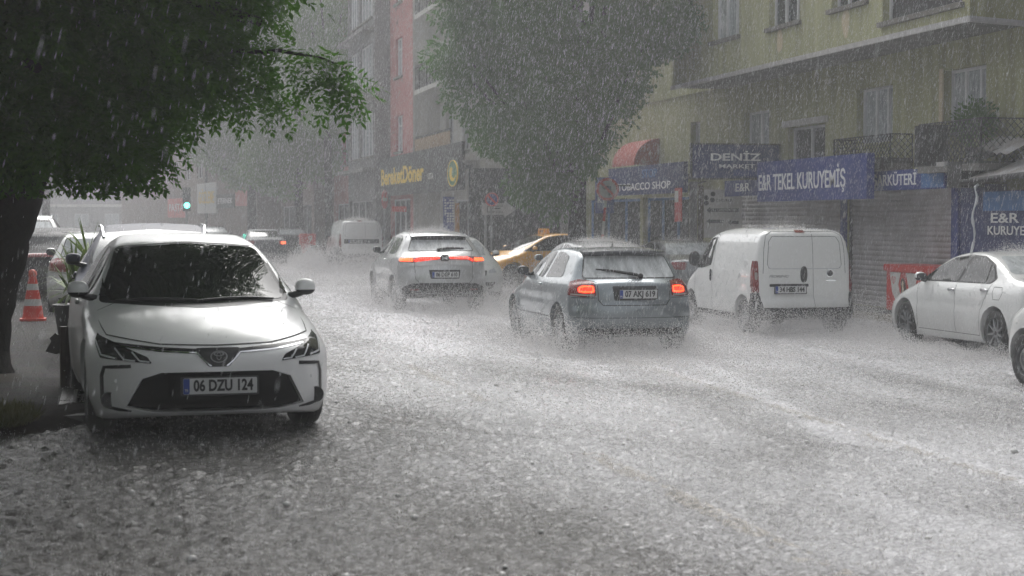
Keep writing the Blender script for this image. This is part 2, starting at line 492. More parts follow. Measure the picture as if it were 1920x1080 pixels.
def rough_water():
    ys = [6.0]
    while ys[-1] < 41.0: ys.append(ys[-1] * 1.0027)
    ys = np.array(ys) * 1.0; ys[-1] = 41.0
    xs = np.arange(-3.2, 13.96, .030); xs[-1] = 13.95
    Xg, Yg = np.meshgrid(xs, ys)
    h = np.zeros_like(Xg)
    for lam, amp, k in ((1.1, .006, 8), (.34, .0050, 12), (.15, .0042, 16), (.085, .0034, 18), (.05, .0022, 12)):
        for _ in range(k):
            an = rng.uniform(0, 2 * math.pi); l_ = lam * rng.uniform(.7, 1.4); ph = rng.uniform(0, 6.283)
            h += amp / math.sqrt(k) * 1.4 * np.sin((Xg * math.cos(an) + Yg * math.sin(an)) * 2 * math.pi / l_ + ph)
    n = 60000                                     # drops striking: a crater with a raised rim or a rebounding peak
    ii = rng.integers(2, len(ys) - 2, n); jj = rng.integers(2, len(xs) - 2, n); a = rng.uniform(-.008, .009, n)
    for di in (-1, 0, 1):
        for dj in (-1, 0, 1):
            np.add.at(h, (ii + di, jj + dj), a * (1.0 if di == dj == 0 else -.35))
    fade = np.clip((41 - Yg) / 5, 0, 1) * np.clip((Yg - 6) / .4, 0, 1) * np.clip((13.95 - Xg) / .2, 0, 1)
    Z = np.interp(Xg, [-40, 1.9, 6.0, 14.0], [.22, .22, 0, -.09]) + h * fade
    V = np.stack([Xg, Yg, Z], -1).reshape(-1, 3)
    m_, k_ = Xg.shape
    q = (np.arange(m_ - 1)[:, None] * k_ + np.arange(k_ - 1)[None]).reshape(-1)
    # aeration: rain froth, wheel wakes; shade painted darker at left and near right
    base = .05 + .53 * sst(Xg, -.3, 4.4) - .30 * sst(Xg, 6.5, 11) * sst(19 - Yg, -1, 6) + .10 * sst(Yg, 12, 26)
    def wake(pts, wd, amt):
        best = np.full(Xg.shape, 1e9)
        for (xa, ya), (xb, yb) in zip(pts, pts[1:]):
            ex, ey = xb - xa, yb - ya
            t = np.clip(((Xg - xa) * ex + (Yg - ya) * ey) / (ex * ex + ey * ey), 0, 1)
            best = np.minimum(best, np.hypot(Xg - xa - t * ex, Yg - ya - t * ey))
        wob = .7 + .3 * np.sin(Yg * 1.9 + Xg * 3) * np.sin(Yg * .83)
        return amt * np.exp(-(best / (wd * wob)) ** 2)
    for pts, wd, amt in (([(6.95, 41), (6.8, 30), (6.5, 21), (6.4, 17.5)], .16, .42), ([(6.4, 17.5), (6.3, 14), (6.05, 9)], .13, .20), ([(7.5, 22), (6.7, 17), (5.7, 12.5)], .18, .22),
                         ([(5.2, 33), (4.6, 27), (4.1, 21)], .9, .30), ([(10.0, 26), (9.5, 20), (9.2, 15)], .35, .26), ([(6.0, 22), (5.3, 18), (4.8, 15)], .4, .22),
                         ([(7.0, 21.5), (6.6, 18)], 1.2, .25), ([(8.6, 28), (8.6, 22)], .8, .30), ([(10.7, 25), (10.6, 22)], .9, .28), ([(4.9, 40), (4.0, 30)], 1.3, .22)):
        base = base + wake(pts, wd, amt)
    base = base - wake([(2.1, 13.3), (3.2, 12.2)], .12, .25) - wake([(-2, 13.2), (1.6, 13.0)], .7, .15)  # darker bands along a ripple and under the saloon's nose
    me_ = np_mesh('water', V, np.stack([q, q + 1, q + k_ + 1, q + k_], 1), M_WATER, True)
    me_.attributes.new('froth_and_shade', 'FLOAT', 'POINT').data.foreach_set('value', base.reshape(-1).astype(np.float32))
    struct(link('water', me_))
rough_water()
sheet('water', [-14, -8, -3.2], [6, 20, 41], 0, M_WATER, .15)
def marking_mat():
    m, n, l, p = newmat('drowned_road_paint')
    p.inputs['Base Color'].default_value = (.46, .42, .36, 1); p.inputs['Roughness'].default_value = .2
    tc = n.new('ShaderNodeTexCoord'); nz = n.new('ShaderNodeTexNoise'); nz.inputs['Scale'].default_value = 26; nz.inputs['Detail'].default_value = 5
    l.new(tc.outputs['Object'], nz.inputs['Vector'])
    r = n.new('ShaderNodeMapRange'); r.inputs[1].default_value = .40; r.inputs[2].default_value = .62; r.inputs[4].default_value = .75
    l.new(nz.outputs['Fac'], r.inputs[0]); l.new(r.outputs[0], p.inputs['Alpha'])
    bp = n.new('ShaderNodeBump'); bp.inputs['Distance'].default_value = .03; l.new(nz.outputs['Fac'], bp.inputs['Height']); l.new(bp.outputs[0], p.inputs['Normal'])
    return m
mk = MB()
def lane(x0, x1, y0, y1, w):
    n = 8
    for i in range(n):
        a, b = i / n, (i + 1) / n
        xa, xb, ya, yb = x0 + (x1-x0)*a, x0 + (x1-x0)*b, y0 + (y1-y0)*a, y0 + (y1-y0)*b
        mk.add([(xa-w/2, ya, gz(xa)+.005), (xa+w/2, ya, gz(xa)+.005), (xb+w/2, yb, gz(xb)+.005), (xb-w/2, yb, gz(xb)+.005)], [(0,1,2,3)])
lane(3.30, 3.30, 5.5, 11.5, .16); lane(3.30, 3.30, 15, 19, .14)
lane(6.05, 6.45, 10.5, 21.0, .13); lane(6.9, 6.95, 29, 40, .13)
struct(mk.build('lane_marking', marking_mat()))
# left pavement with its tree pit, right pavement, kerbs
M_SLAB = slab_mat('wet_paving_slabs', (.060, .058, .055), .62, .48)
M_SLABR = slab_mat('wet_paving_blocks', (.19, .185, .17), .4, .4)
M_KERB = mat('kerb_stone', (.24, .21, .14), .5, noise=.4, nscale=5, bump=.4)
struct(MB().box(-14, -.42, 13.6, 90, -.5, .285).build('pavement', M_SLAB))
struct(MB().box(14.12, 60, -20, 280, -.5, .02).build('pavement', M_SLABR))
k = MB()
y = -20.0
while y < 140:
    k.box(13.95, 14.115, y, y + .985, -.4, .035); y += 1.0
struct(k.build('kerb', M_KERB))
k = MB(); y = 13.6
while y < 60:
    k.box(-.415, -.28, y + .01, y + .985, -.4, .29); y += 1.0
x = -14.0
while x < -.3:
    k.box(x, x + .98, 13.45, 13.595, -.4, .29); x += 1.0
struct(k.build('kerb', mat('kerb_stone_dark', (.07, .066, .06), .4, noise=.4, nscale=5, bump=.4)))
# earth round the foot of the tree
e = MB(); n = 28; vs = []
for i in range(n):
    a = 2 * math.pi * i / n; r = 1 + .12 * math.sin(3 * a) + .08 * math.sin(7 * a + 1)
    vs.append((-1.45 + .58 * r * math.cos(a), 16.6 + 1.15 * r * math.sin(a), .289))
e.add(vs + [(-1.45, 16.9, .34)], [(i, (i + 1) % n, n) for i in range(n)])
struct(e.build('earth', M_EARTH, smooth=True))

nx_, ny_ = 70, 26
bv_ = []
for j in range(ny_ + 1):
    for i in range(nx_ + 1):
        x = -6 + 5.95 * i / nx_; y = 12.3 + 1.9 * j / ny_
        edge = 12.75 + .18 * math.sin(x * 2.1) + .1 * math.sin(x * 5.3 + 1) + max(0, (x + .9)) * .8
        z = .17 + .135 * min(1, max(0, (y - edge) / .5)) + .012 * math.sin(x * 23 + y * 9) * math.sin(y * 31 - x * 5)
        bv_.append((x, y, z))
k_ = nx_ + 1
struct(MB().add(bv_, [(j*k_+i, j*k_+i+1, (j+1)*k_+i+1, (j+1)*k_+i) for j in range(ny_) for i in range(nx_)]).build('earth', M_EARTH, smooth=True))

# ------------------------------------------------------------------ buildings
M_YEL = mat('yellow_render', (.35, .352, .19), .85, noise=.25, nscale=1.6, bump=.25, bscale=40, streak=True, col2=(.25, .248, .138))
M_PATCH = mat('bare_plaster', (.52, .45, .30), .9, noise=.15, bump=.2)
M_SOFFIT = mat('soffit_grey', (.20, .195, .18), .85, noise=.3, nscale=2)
M_EDGE = mat('white_drip_edge', (.44, .43, .42), .6, noise=.2)
M_FRAME = mat('white_window_frame', (.62, .63, .64), .4, noise=.1)
M_SILL = mat('stone_sill', (.17, .16, .14), .8, noise=.3)
M_IRON = mat('black_iron', (.02, .02, .02), .6, noise=.2)
M_PANE = glass_mat('window_pane', (.03, .038, .042), .05, .05)
M_CURT = glass_mat('curtained_pane', (.30, .335, .35), .12, .05, film=.18)
M_SHUT = mat('roller_shutter_steel', (.46, .44, .45), .42, .15, noise=.25, nscale=2.5, col2=(.34, .32, .32))
M_BLUE = mat('shop_blue', (.010, .028, .21), .4, noise=.25, nscale=1.5)
M_BLUE2 = mat('shop_blue_deep', (.009, .020, .12), .45, noise=.25, nscale=1.5)
M_BLUE3 = mat('shop_blue_light', (.05, .17, .42), .4, noise=.2)
M_LETTER = mat('white_lettering', (.80, .80, .80), .4)
M_DARKIN = mat('shop_interior_dark', (.014, .014, .016), .7, noise=.4, nscale=1.5)
M_RED = mat('red_render', (.40, .15, .14), .85, noise=.2, nscale=2, streak=True)
M_CREAM = mat('cream_render', (.50, .49, .45), .85, noise=.2, nscale=1.5, streak=True)
M_GREYW = mat('grey_render', (.17, .165, .165), .85, noise=.3, nscale=1.2, streak=True)
M_BROWNW = mat('brown_render', (.20, .15, .13), .85, noise=.3, nscale=1.0, streak=True)
M_WICKER = mat('reed_screen', (.30, .20, .10), .8, noise=.4, nscale=20, bump=.6, bscale=30)

def wall_open(mb, B, u0, u1, v0, v1, ops, depth=.18, mi=0):
    us = sorted({u0, u1, *[o[0] for o in ops], *[o[1] for o in ops]})
    vs = sorted({v0, v1, *[o[2] for o in ops], *[o[3] for o in ops]})
    for a, b in zip(us, us[1:]):
        for c, d in zip(vs, vs[1:]):
            cu, cv = (a + b) / 2, (c + d) / 2
            if any(o[0] < cu < o[1] and o[2] < cv < o[3] for o in ops): continue
            mb.add([B.P(a, c), B.P(b, c), B.P(b, d), B.P(a, d)], [(0, 1, 2, 3)], mi)
    for a, b, c, d in [o[:4] for o in ops]:
        q = [(a, c), (b, c), (b, d), (a, d)]
        for i in range(4):
            p0, p1 = q[i], q[(i + 1) % 4]
            mb.add([B.P(*p0, 0), B.P(*p0, -depth), B.P(*p1, -depth), B.P(*p1, 0)], [(0, 1, 2, 3)], mi)
def window(B, o, parent, mull=(.5,), pane=None, rail=None, sill=True, depth=.18, fw=.055, frame=None, light=None):
    a, b, c, d = o[:4]
    m = MB(); w0, w1 = -depth + .02, -depth + .075
    e = .002
    m.bbox(B, a+e, b-e, c+e, c + fw, w0, w1); m.bbox(B, a+e, b-e, d - fw, d-e, w0, w1)
    m.bbox(B, a+e, a + fw, c + fw, d - fw, w0, w1); m.bbox(B, b - fw, b-e, c + fw, d - fw, w0, w1)
    for t in mull:
        u = a + (b - a) * t
        m.bbox(B, u - fw*.6, u + fw*.6, c + fw, d - fw, w0, w1 + .004)
    if rail:
        v = c + (d - c) * rail
        m.bbox(B, a + fw, b - fw, v - fw*.4, v + fw*.4, w0, w1 - .004)
    f = m.build('window', frame or M_FRAME, parent)
    MB().bbox(B, a + .01, b - .01, c + .01, d - .01, -depth - .03, -depth + .03).build('pane', pane or M_PANE, f)
    if sill:
        MB().bbox(B, a - .08, b + .08, c - .09, c - .003, -.02, .09).build('sill', M_SILL, f)
    return f

# --- yellow apartment block with the shuttered shops
YF, YN, XW, XO, ZS = 57.0, 26.0, 15.2, 13.8, 5.1
BW = Basis((XW, YF, 0), (0, -1, 0), (0, 0, 1), (-1, 0, 0))      # lower wall
BO = Basis((XO, YF, 0), (0, -1, 0), (0, 0, 1), (-1, 0, 0))      # overhanging storeys
def rect(px0, py0, px1, py1, X):
    pm = (px0 + px1) / 2
    return (YF - at_x(px0, 412, X).y, YF - at_x(px1, 412, X).y, at_x(pm, py1, X).z, at_x(pm, py0, X).z)
yb = thing('apartment_block', 'yellow apartment block with overhanging upper storeys above steel shop shutters', 'building', (XW, 41, 0))
low_ops = [rect(1768, 126, 1846, 252, XW), rect(1605, 163, 1672, 268, XW), rect(1476, 236, 1546, 318, XW), rect(1394, 208, 1441, 290, XW), rect(1294, 228, 1312, 300, XW)]
sh1, sh2 = rect(1590, 0, 1793, 0, XW)[:2], rect(1378, 0, 1578, 0, XW)[:2]
shops = [(sh1[0], sh1[1], .03, 2.5), (sh2[0], sh2[1], .03, 2.5)]
u_a = rect(1100, 0, 1200, 0, XW); u_b = rect(1205, 0, 1292, 0, XW)
dark_shops = [(u_a[0], u_a[1], .03, 2.45), (u_b[0], u_b[1], .03, 2.45)]
m = MB()
wall_open(m, BW, 0, YF - YN, 0, ZS + .05, low_ops + shops + dark_shops, .22)
m.add([(XW, YN, 0), (XW + 12, YN, 0), (XW + 12, YN, 14), (XW, YN, 14)], [(0, 1, 2, 3)])
up_ops = [rect(1335, -75, 1384, 72, XO), rect(1440, -95, 1497, 46, XO), rect(1556, -110, 1622, 10, XO), rect(1652, -160, 1800, 24, XO), rect(1265, -45, 1297, 75, XO)]
YNO = 25.5
UO = YF - 40.6
wall_open(m, BO, UO, YF - YNO, ZS, 13.5, up_ops, .2)
m.add([(XO, 40.6, ZS), (XO, 40.6, 13.5), (17, 40.6, 13.5), (17, 40.6, ZS)], [(0, 1, 2, 3)])
m.add([(16.6, 40.6, ZS), (16.6, 40.6, 13.5), (16.6, YF, 13.5), (16.6, YF, ZS)], [(0, 1, 2, 3)])
m.add([(XW - .1, 40.6, ZS + .05), (XW - .1, YF, ZS + .05), (16.7, YF, ZS + .05), (16.7, 40.6, ZS + .05)], [(0, 1, 2, 3)])
m.add([(XO, YNO, ZS), (XW, YN, ZS), (XW, YN, 13.5), (XO, YNO, 13.5)], [(0, 1, 2, 3)])
m.build('wall', M_YEL, yb)
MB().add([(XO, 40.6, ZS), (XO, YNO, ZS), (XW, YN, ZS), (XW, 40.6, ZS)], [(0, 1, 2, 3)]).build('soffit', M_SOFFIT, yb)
ed = MB().bbox(BO, UO, YF - YNO + .02, ZS - .05, ZS + .045, .003, .06)
p0, p1 = Vector((XO - .06, YNO - .02, 0)), Vector((XW - .03, YN - .03, 0))
d = (p1 - p0).normalized(); Bd = Basis(p0, d, (0, 0, 1), Vector((d.y, -d.x, 0)))
ed.bbox(Bd, 0, (p1 - p0).length, ZS - .05, ZS + .045, .003, .06)
ed.build('canopy_edge', M_EDGE, yb)
for o, mu, pn in zip(low_ops, [(.36, .72), (.38, .70), (.5,), (.5,), ()], [M_CURT, M_CURT, M_DARKIN, M_CURT, M_CURT]):
    window(BW, o, yb, mu, pn, sill=False, depth=.22)
for o, mu, pn in zip(up_ops, [(.35, .72), (.38, .76), (.33, .66), (), (.5,)], [M_CURT, M_PANE, M_PANE, M_DARKIN, M_CURT]):
    window(BO, o, yb, mu, pn, depth=.2)
MB().bbox(BW, low_ops[0][0] - .16, low_ops[0][0] - .01, low_ops[0][2], low_ops[0][3] + .04, .003, .03).build('window_surround', M_PATCH, yb)
MB().bbox(BW, low_ops[2][0] - .16, low_ops[2][1] + .16, low_ops[2][3] + .02, low_ops[2][3] + .16, .003, .08).build('window_surround', M_CREAM, yb)
for px, py, ru, rv in ((1460, 76, .15, .26), (1583, 43, .17, .28)):
    u = YF - at_x(px, 412, XO).y; v = at_x(px, py, XO).z
    MB().prism(BO, [(u + ru*(1+.12*math.sin(3*a+px))*math.cos(a), v + rv*(1+.1*math.cos(4*a+px))*math.sin(a)) for a in [2*math.pi*i/26 for i in range(26)]], .001, .006).build('plaster_patch', M_PATCH, yb)
def shutter(o, parent):
    mb = MB(); a, b, c, d = o; n = int((d - c) / .1); prof = []
    for i in range(n):
        for t in np.linspace(0, 1, 6)[:-1]:
            prof.append((c + (d - c) * (i + t) / n, -.10 + .022 * math.sin(math.pi * t) ** .7))
    prof.append((d, -.10))
    vs = [BW.P(u, v, w) for v, w in prof for u in (a + .03, b - .03)]
    mb.add(vs, [(2*i, 2*i+1, 2*i+3, 2*i+2) for i in range(len(prof) - 1)])
    mb.bbox(BW, a + .03, b - .03, c, c + .07, -.10, -.05)
    s = mb.build('roller_shutter', M_SHUT, parent, smooth=True, sharp=60)
    g = MB().bbox(BW, a + .001, a + .05, c, d, -.14, -.03).bbox(BW, b - .05, b - .001, c, d, -.14, -.03)
    g.build('guide_rail', M_TRIM, s)
for o in shops: shutter(o, yb)
for u in (sh1[1] + .06, sh1[0] - .10, sh2[0] - .08):
    MB().bbox(BW, u - .07, u + .07, 0, 2.5, .003, .10).build('shop_post', M_BLUE, yb)
for o in dark_shops:
    s = MB().bbox(BW, o[0] + .02, o[1] - .02, o[2], o[3] - .01, -.9, -.8).build('shop_front', M_DARKIN, yb)
    f = MB()
    for t in (.02, .34, .67, .98):
        u = o[0] + (o[1] - o[0]) * t
        f.bbox(BW, u - .03, u + .03, .04, o[3] - .02, -.20, -.14)
    f.bbox(BW, o[0] + .03, o[1] - .03, o[3] - .10, o[3] - .03, -.198, -.142)
    f.build('shop_door_frame', M_BLUE3, s)
# balconies with lattice railings
def lattice(mb, p0, p1, z0, z1, step=.13, r=.009):
    p0, p1 = Vector(p0), Vector(p1); L = (p1 - p0).length; d = (p1 - p0).normalized(); h = z1 - z0
    def seg(a, za, b, zb):
        A, Bq = p0 + d * a, p0 + d * b
        mb.tube([(A.x, A.y, za), (Bq.x, Bq.y, zb)], r, 4)
    n = int((L + h) / step)
    for i in range(1, n + 1):
        s = i * step
        for k in (0, 1):
            a0, b0 = s, s - h
            za, zb = z0, z1
            if a0 > L: za = z0 + (a0 - L); a0 = L
            if b0 < 0: zb = z1 + b0; b0 = 0
            if k: seg(L - a0, za, L - b0, zb)
            else: seg(a0, za, b0, zb)
    for z in (z0, z1): mb.tube([(p0.x, p0.y, z), (p1.x, p1.y, z)], r * 1.8, 4)
    for q in (p0, p1): mb.tube([(q.x, q.y, z0), (q.x, q.y, z1)], r * 1.8, 4)
for pxa, pxb, zb, zt, XB in ((1722, 1838, 2.78, 3.52, 14.35), (1563, 1668, 2.92, 3.46, 14.72)):
    ya, yb_ = at_x(pxa, 412, XB).y, at_x(pxb, 412, XB).y
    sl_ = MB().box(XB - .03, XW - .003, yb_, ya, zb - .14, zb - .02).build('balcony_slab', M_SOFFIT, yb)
    r_ = MB(); lattice(r_, (XB, ya, 0), (XB, yb_, 0), zb, zt)
    lattice(r_, (XB, ya, 0), (XW - .01, ya, 0), zb, zt); lattice(r_, (XB, yb_, 0), (XW - .01, yb_, 0), zb, zt)
    r_.build('balcony_railing', M_IRON, sl_)
MB().box(XW - .5, XW - .02, at_x(1718, 412, 14.7).y - .3, at_x(1718, 412, 14.7).y + .1, 2.78, 3.55).build('air_conditioner', M_TRIM, yb)

# --- cream block and red block further up, their fronts nearer the road
XR = 11.0
def block(name, label, wallm, X, y0, y1, ztop, ops, wins, endm=None, depth=.18):
    B = Basis((X, y1, 0), (0, -1, 0), (0, 0, 1), (-1, 0, 0))
    t = thing(name, label, 'building', (X, (y0 + y1) / 2, 0))
    mb = MB()
    wall_open(mb, B, 0, y1 - y0, 0, ztop, ops, depth)
    e_ = MB().add([(X, y0, 0), (X + 14, y0, 0), (X + 14, y0, ztop), (X, y0, ztop)], [(0, 1, 2, 3)])
    e_.build('end_wall', endm or wallm, t)
    mb.add([(X, y1, 0), (X, y1, ztop), (X + 14, y1, ztop), (X + 14, y1, 0)], [(0, 1, 2, 3)])
    mb.add([(X, y0, ztop), (X + 14, y0, ztop), (X + 14, y1, ztop), (X, y1, ztop)], [(0, 1, 2, 3)])
    mb.build('wall', wallm, t)
    for o, (mu, pn, ra) in zip(ops, wins): window(B, o, t, mu, pn, rail=ra, depth=depth)
    return t, B
cream, BC = block('apartment_block', 'cream apartment block with railed balconies half hidden by the big street tree', M_CREAM, XR + 1.0, 55.0, 62.0, 15,
    [(.5, 2.3, .1, 2.5), (2.6, 6.4, .1, 2.5)] + [(u, u + 1.3, z, z + 1.9) for z in (4.2, 6.9, 9.6) for u in (1.2, 4.0)],
    [((.5,), M_DARKIN, None)] * 2 + [((.5,), M_PANE, None)] * 6)
for z, mm in ((3.95, M_WICKER), (6.55, None), (9.3, None)):
    s_ = MB().bbox(BC, .15, 6.8, z - .16, z, .003, 1.0).build('balcony_slab', M_CREAM, cream)
    r_ = MB()
    for i in range(23):
        u = .2 + i * .298
        r_.bbox(BC, u - .014, u + .014, z, z + .85, .93, .96)
    r_.bbox(BC, .15, 6.8, z + .85, z + .89, .92, .97)
    for w in np.arange(.1, .93, .14):
        r_.bbox(BC, .16, .188, z, z + .85, w, w + .028)
    rr = r_.build('balcony_railing', M_IRON, s_)
    if mm: MB().bbox(BC, .16, 6.78, z + .02, z + .80, .965, .985).build('reed_screen', mm, rr)
red_ops = [(1.3, 2.9, 4.45, 5.85), (1.3, 2.9, 7.35, 8.85), (1.3, 2.9, 10.2, 11.7), (.4, 4.6, .1, 2.6)]
MB().box(XR + .6, XR + 6, 54.7, 54.96, 0, 3.5).build('shop_front', M_DARKIN, cream)
redb, BR = block('apartment_block', 'red apartment block with white framed windows above the yellow lettered shop', M_RED, XR, 62.1, 67.3, 15,
    red_ops, [((.5,), M_CURT, .72)] * 3 + [((.3, .6), M_DARKIN, None)], M_CREAM)
grey_ops = []
for z in (4.4, 7.2, 10.0): grey_ops += [(.5, 3.2, z, z + 1.8), (3.6, 7.2, z, z + 1.8)]
greyb, BG = block('apartment_block', 'dark grey glazed block standing left of the red apartment block', M_GREYW, XR - .6, 67.4, 75.2, 15,
    grey_ops + [(.5, 7.0, .1, 2.6)], [((.25, .5, .75), M_CURT, None)] * 6 + [((.3, .6), M_DARKIN, None)])
for z in (3.9, 6.7, 9.5):
    MB().bbox(BG, 0, 7.8, z - .14, z, .003, .5).build('ledge', M_SOFFIT, greyb)
pinkb, BP_ = block('apartment_block', 'faded pink apartment block beyond the dark grey glazed one', M_RED, XR + .4, 75.4, 88, 14,
    [(u, u + 1.6, z, z + 1.5) for z in (4.5, 7.4, 10.2) for u in (1, 4, 7, 10)] + [(1, 11.6, .1, 2.6)], [((.5,), M_PANE, None)] * 12 + [((.2, .4, .6, .8), M_DARKIN, None)])
brownb, BB_ = block('apartment_block', 'brown apartment block behind the distant street trees', M_BROWNW, XR - .6, 88.2, 106, 14,
    [(u, u + 1.7, z, z + 1.5) for z in (4.5, 7.4, 10.2) for u in (1.5, 5, 8.5, 12, 15)] + [(1, 16.6, .1, 2.6)], [((.5,), M_PANE, None)] * 15 + [((.2, .4, .6, .8), M_DARKIN, None)])
# far row where the street bends left
def slanted(name, label, wallm, p0, p1, ztop, rows, per, pn):
    p0, p1 = Vector((*p0, 0)), Vector((*p1, 0)); L = (p1 - p0).length; u = (p1 - p0).normalized()
    n = Vector((u.y, -u.x, 0)); B = Basis(p0, u, (0, 0, 1), n)
    t = thing(name, label, 'building', (p0 + p1) / 2)
    ops = []
    w = L / per
    for z in rows:
        for i in range(per): ops.append((i * w + .25 * w, i * w + .72 * w, z, z + 1.5))
    mb = MB(); wall_open(mb, B, 0, L, 0, ztop, ops, .2)
    mb.bbox(B, .01, L - .01, 0, ztop, -12, -.45)
    mb.build('wall', wallm, t)
    for o in ops: window(B, o, t, (.5,), pn, sill=False, depth=.2)
    return t, B
far1, BF1 = slanted('apartment_block', 'far brown block with shop signs where the street bends left', M_BROWNW, (1.2, 168), (8.6, 107), 16, (4.8, 7.8, 10.8, 13.4), 12, M_PANE)
far2, BF2 = slanted('apartment_block', 'pale block closing the far end of the street behind the traffic light', M_GREYW, (-22, 205), (9, 205), 24, (1.0, 4.6, 8, 11.4, 14.8, 18), 9, M_CURT)
far3, BF3 = slanted('apartment_block', 'long grey block along the left side far behind the parked cars', M_GREYW, (-10, 75), (-10, 180), 14, (4.2, 7.4, 10.4), 24, M_PANE)
c_ = MB()
for z in (3.6, 7.2, 10.6, 14): c_.bbox(BF2, 0, 31, z - .3, z, .003, .7)
c_.build('ledge', M_CREAM, far2)

# unseen left side added to shade the road and mirror in car windows
left1, BL1 = slanted('apartment_block', 'dark block along the left pavement beside the camera', M_GREYW, (-11, -45), (-11, 70), 9, (1.0, 4.4), 20, M_PANE)
near2, BN2 = block('apartment_block', 'grey rendered block beyond the blue kiosk at the right edge', M_GREYW, 15.7, -20, 25.95, 13, [(2, 4, 4.2, 6.2), (6, 8, 4.2, 6.2), (2, 4, 7.4, 9.4), (6, 8, 7.4, 9.4)], [((.5,), M_PANE, None)] * 4)
# ------------------------------------------------------------------ trees
def leaf_mat(name, c1, c2, trans=.35, rough=.45, glow=1.0):
    m, n, l, p = newmat(name)
    p.inputs['Roughness'].default_value = rough; p.inputs['Specular IOR Level'].default_value = .22
    tc = n.new('ShaderNodeTexCoord'); nz = n.new('ShaderNodeTexNoise'); nz.inputs['Scale'].default_value = 2.2; nz.inputs['Detail'].default_value = 8
    nz.inputs['Roughness'].default_value = .75
    l.new(tc.outputs['Object'], nz.inputs['Vector'])
    r = n.new('ShaderNodeMapRange'); r.inputs[1].default_value = .3; r.inputs[2].default_value = .7; l.new(nz.outputs['Fac'], r.inputs[0])
    mx = n.new('ShaderNodeMix'); mx.data_type = 'RGBA'; mx.inputs[6].default_value = (*c1, 1); mx.inputs[7].default_value = (*c2, 1)
    l.new(r.outputs[0], mx.inputs[0]); l.new(mx.outputs[2], p.inputs['Base Color'])
    tr = n.new('ShaderNodeBsdfTranslucent'); hs = n.new('ShaderNodeHueSaturation'); hs.inputs['Value'].default_value = glow; hs.inputs['Saturation'].default_value = 1.1
    l.new(mx.outputs[2], hs.inputs['Color']); l.new(hs.outputs[0], tr.inputs['Color'])
    ms = n.new('ShaderNodeMixShader'); ms.inputs[0].default_value = trans
    l.new(p.outputs[0], ms.inputs[1]); l.new(tr.outputs[0], ms.inputs[2])
    l.new(ms.outputs[0], n['Material Output'].inputs['Surface'])
    return m
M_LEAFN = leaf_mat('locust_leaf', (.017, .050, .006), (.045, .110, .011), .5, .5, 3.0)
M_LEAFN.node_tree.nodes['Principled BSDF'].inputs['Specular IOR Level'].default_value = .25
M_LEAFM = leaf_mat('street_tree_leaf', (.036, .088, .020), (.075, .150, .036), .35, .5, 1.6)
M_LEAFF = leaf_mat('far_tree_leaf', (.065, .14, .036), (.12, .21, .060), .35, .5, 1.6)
M_BARK = mat('wet_bark', (.014, .011, .009), .75, spec=.15, noise=.5, nscale=9, bump=1.0, bscale=24)

def unit(v): return v / np.maximum(np.linalg.norm(v, axis=-1, keepdims=True), 1e-9)
def leaves_from(P0, D, Nn, length, width):
    """one pointed leaf per row: base P0, direction D, normal Nn; folded along the midrib -> (n*6) verts"""
    n = len(P0); S_ = unit(np.cross(D, Nn))
    L = length[:, None]; Wd = width[:, None]
    mid = P0 + D * L * .5 - Nn * L * .04
    V = np.stack([P0, mid + S_ * Wd * .5 + Nn * Wd * .18, P0 + D * L, mid - S_ * Wd * .5 + Nn * Wd * .18], 1)
    return V
def leaf_mesh(name, V, m):
    n = len(V)
    F_ = np.arange(n * 4).reshape(n, 4)
    F3 = np.concatenate([F_[:, [0, 1, 2]], F_[:, [0, 2, 3]]])
    return np_mesh(name, V.reshape(-1, 3), F3, m)
def compound(P0, D, pairs, rl, ll, lw):
    """pinnate leaves: a drooping rachis carrying leaflets in pairs"""
    n = len(P0); out = []
    up = np.array([0, 0, 1.0])
    side = unit(np.cross(D, up)); nor = unit(np.cross(side, D))
    roll = rng.uniform(-.9, .9, (n, 1))
    side2 = side * np.cos(roll) + nor * np.sin(roll); nor2 = nor * np.cos(roll) - side * np.sin(roll)
    for k in range(pairs):
        t = (k + .8) / pairs
        base = P0 + D * (rl[:, None] * t) - up * (rl[:, None] * .35 * t * t)
        taper = 1 - .35 * abs(t - .45)
        for s in (1, -1):
            d = unit(side2 * s + D * .45 - up * .18 + rng.normal(0, .14, (n, 3)))
            nn = unit(nor2 + rng.normal(0, .22, (n, 3)))
            out.append(leaves_from(base, d, nn, ll * taper * rng.uniform(.85, 1.15, n), lw * taper * rng.uniform(.85, 1.15, n)))
    t = 1.0
    base = P0 + D * rl[:, None] - up * (rl[:, None] * .35)
    out.append(leaves_from(base, unit(D - up * .5), nor2, ll, lw))
    return np.concatenate(out)

# --- the big tree over the parked saloon
near = thing('street_tree', 'big dark locust tree leaning over the silver white parked saloon', 'tree', (-1.42, 17.5, .28))
t = MB()
def limb(pts, r0, r1, n=10):
    pts = [Vector(p) for p in pts]
    q = []
    for i in range(len(pts) - 1):
        for k in range(5):
            s = k / 5
            p = pts[i].lerp(pts[i+1], s)
            q.append(p + Vector((random.uniform(-1, 1), random.uniform(-1, 1), random.uniform(-.5, .5))) * .02)
    q.append(pts[-1])
    t.tube(q, list(np.linspace(r0, r1, len(q))), n)
limb([(-1.46, 17.5, .15), (-1.36, 17.5, .9), (-1.17, 17.4, 1.6), (-.98, 17.3, 2.2), (-.7, 17.1, 2.9)], .46, .36, 14)
t.tube([(-1.47, 17.5, .2), (-1.45, 17.5, .42), (-1.42, 17.5, .75)], [.62, .50, .44], 14)
limb([(-.75, 17.15, 2.7), (-.55, 16.6, 3.8), (-.2, 16.0, 5.2), (0, 15.8, 6.8)], .34, .14)
limb([(-.85, 17.2, 2.5), (-1.5, 17.2, 3.4), (-2.6, 17.0, 4.6), (-3.6, 16.6, 5.6)], .28, .10)
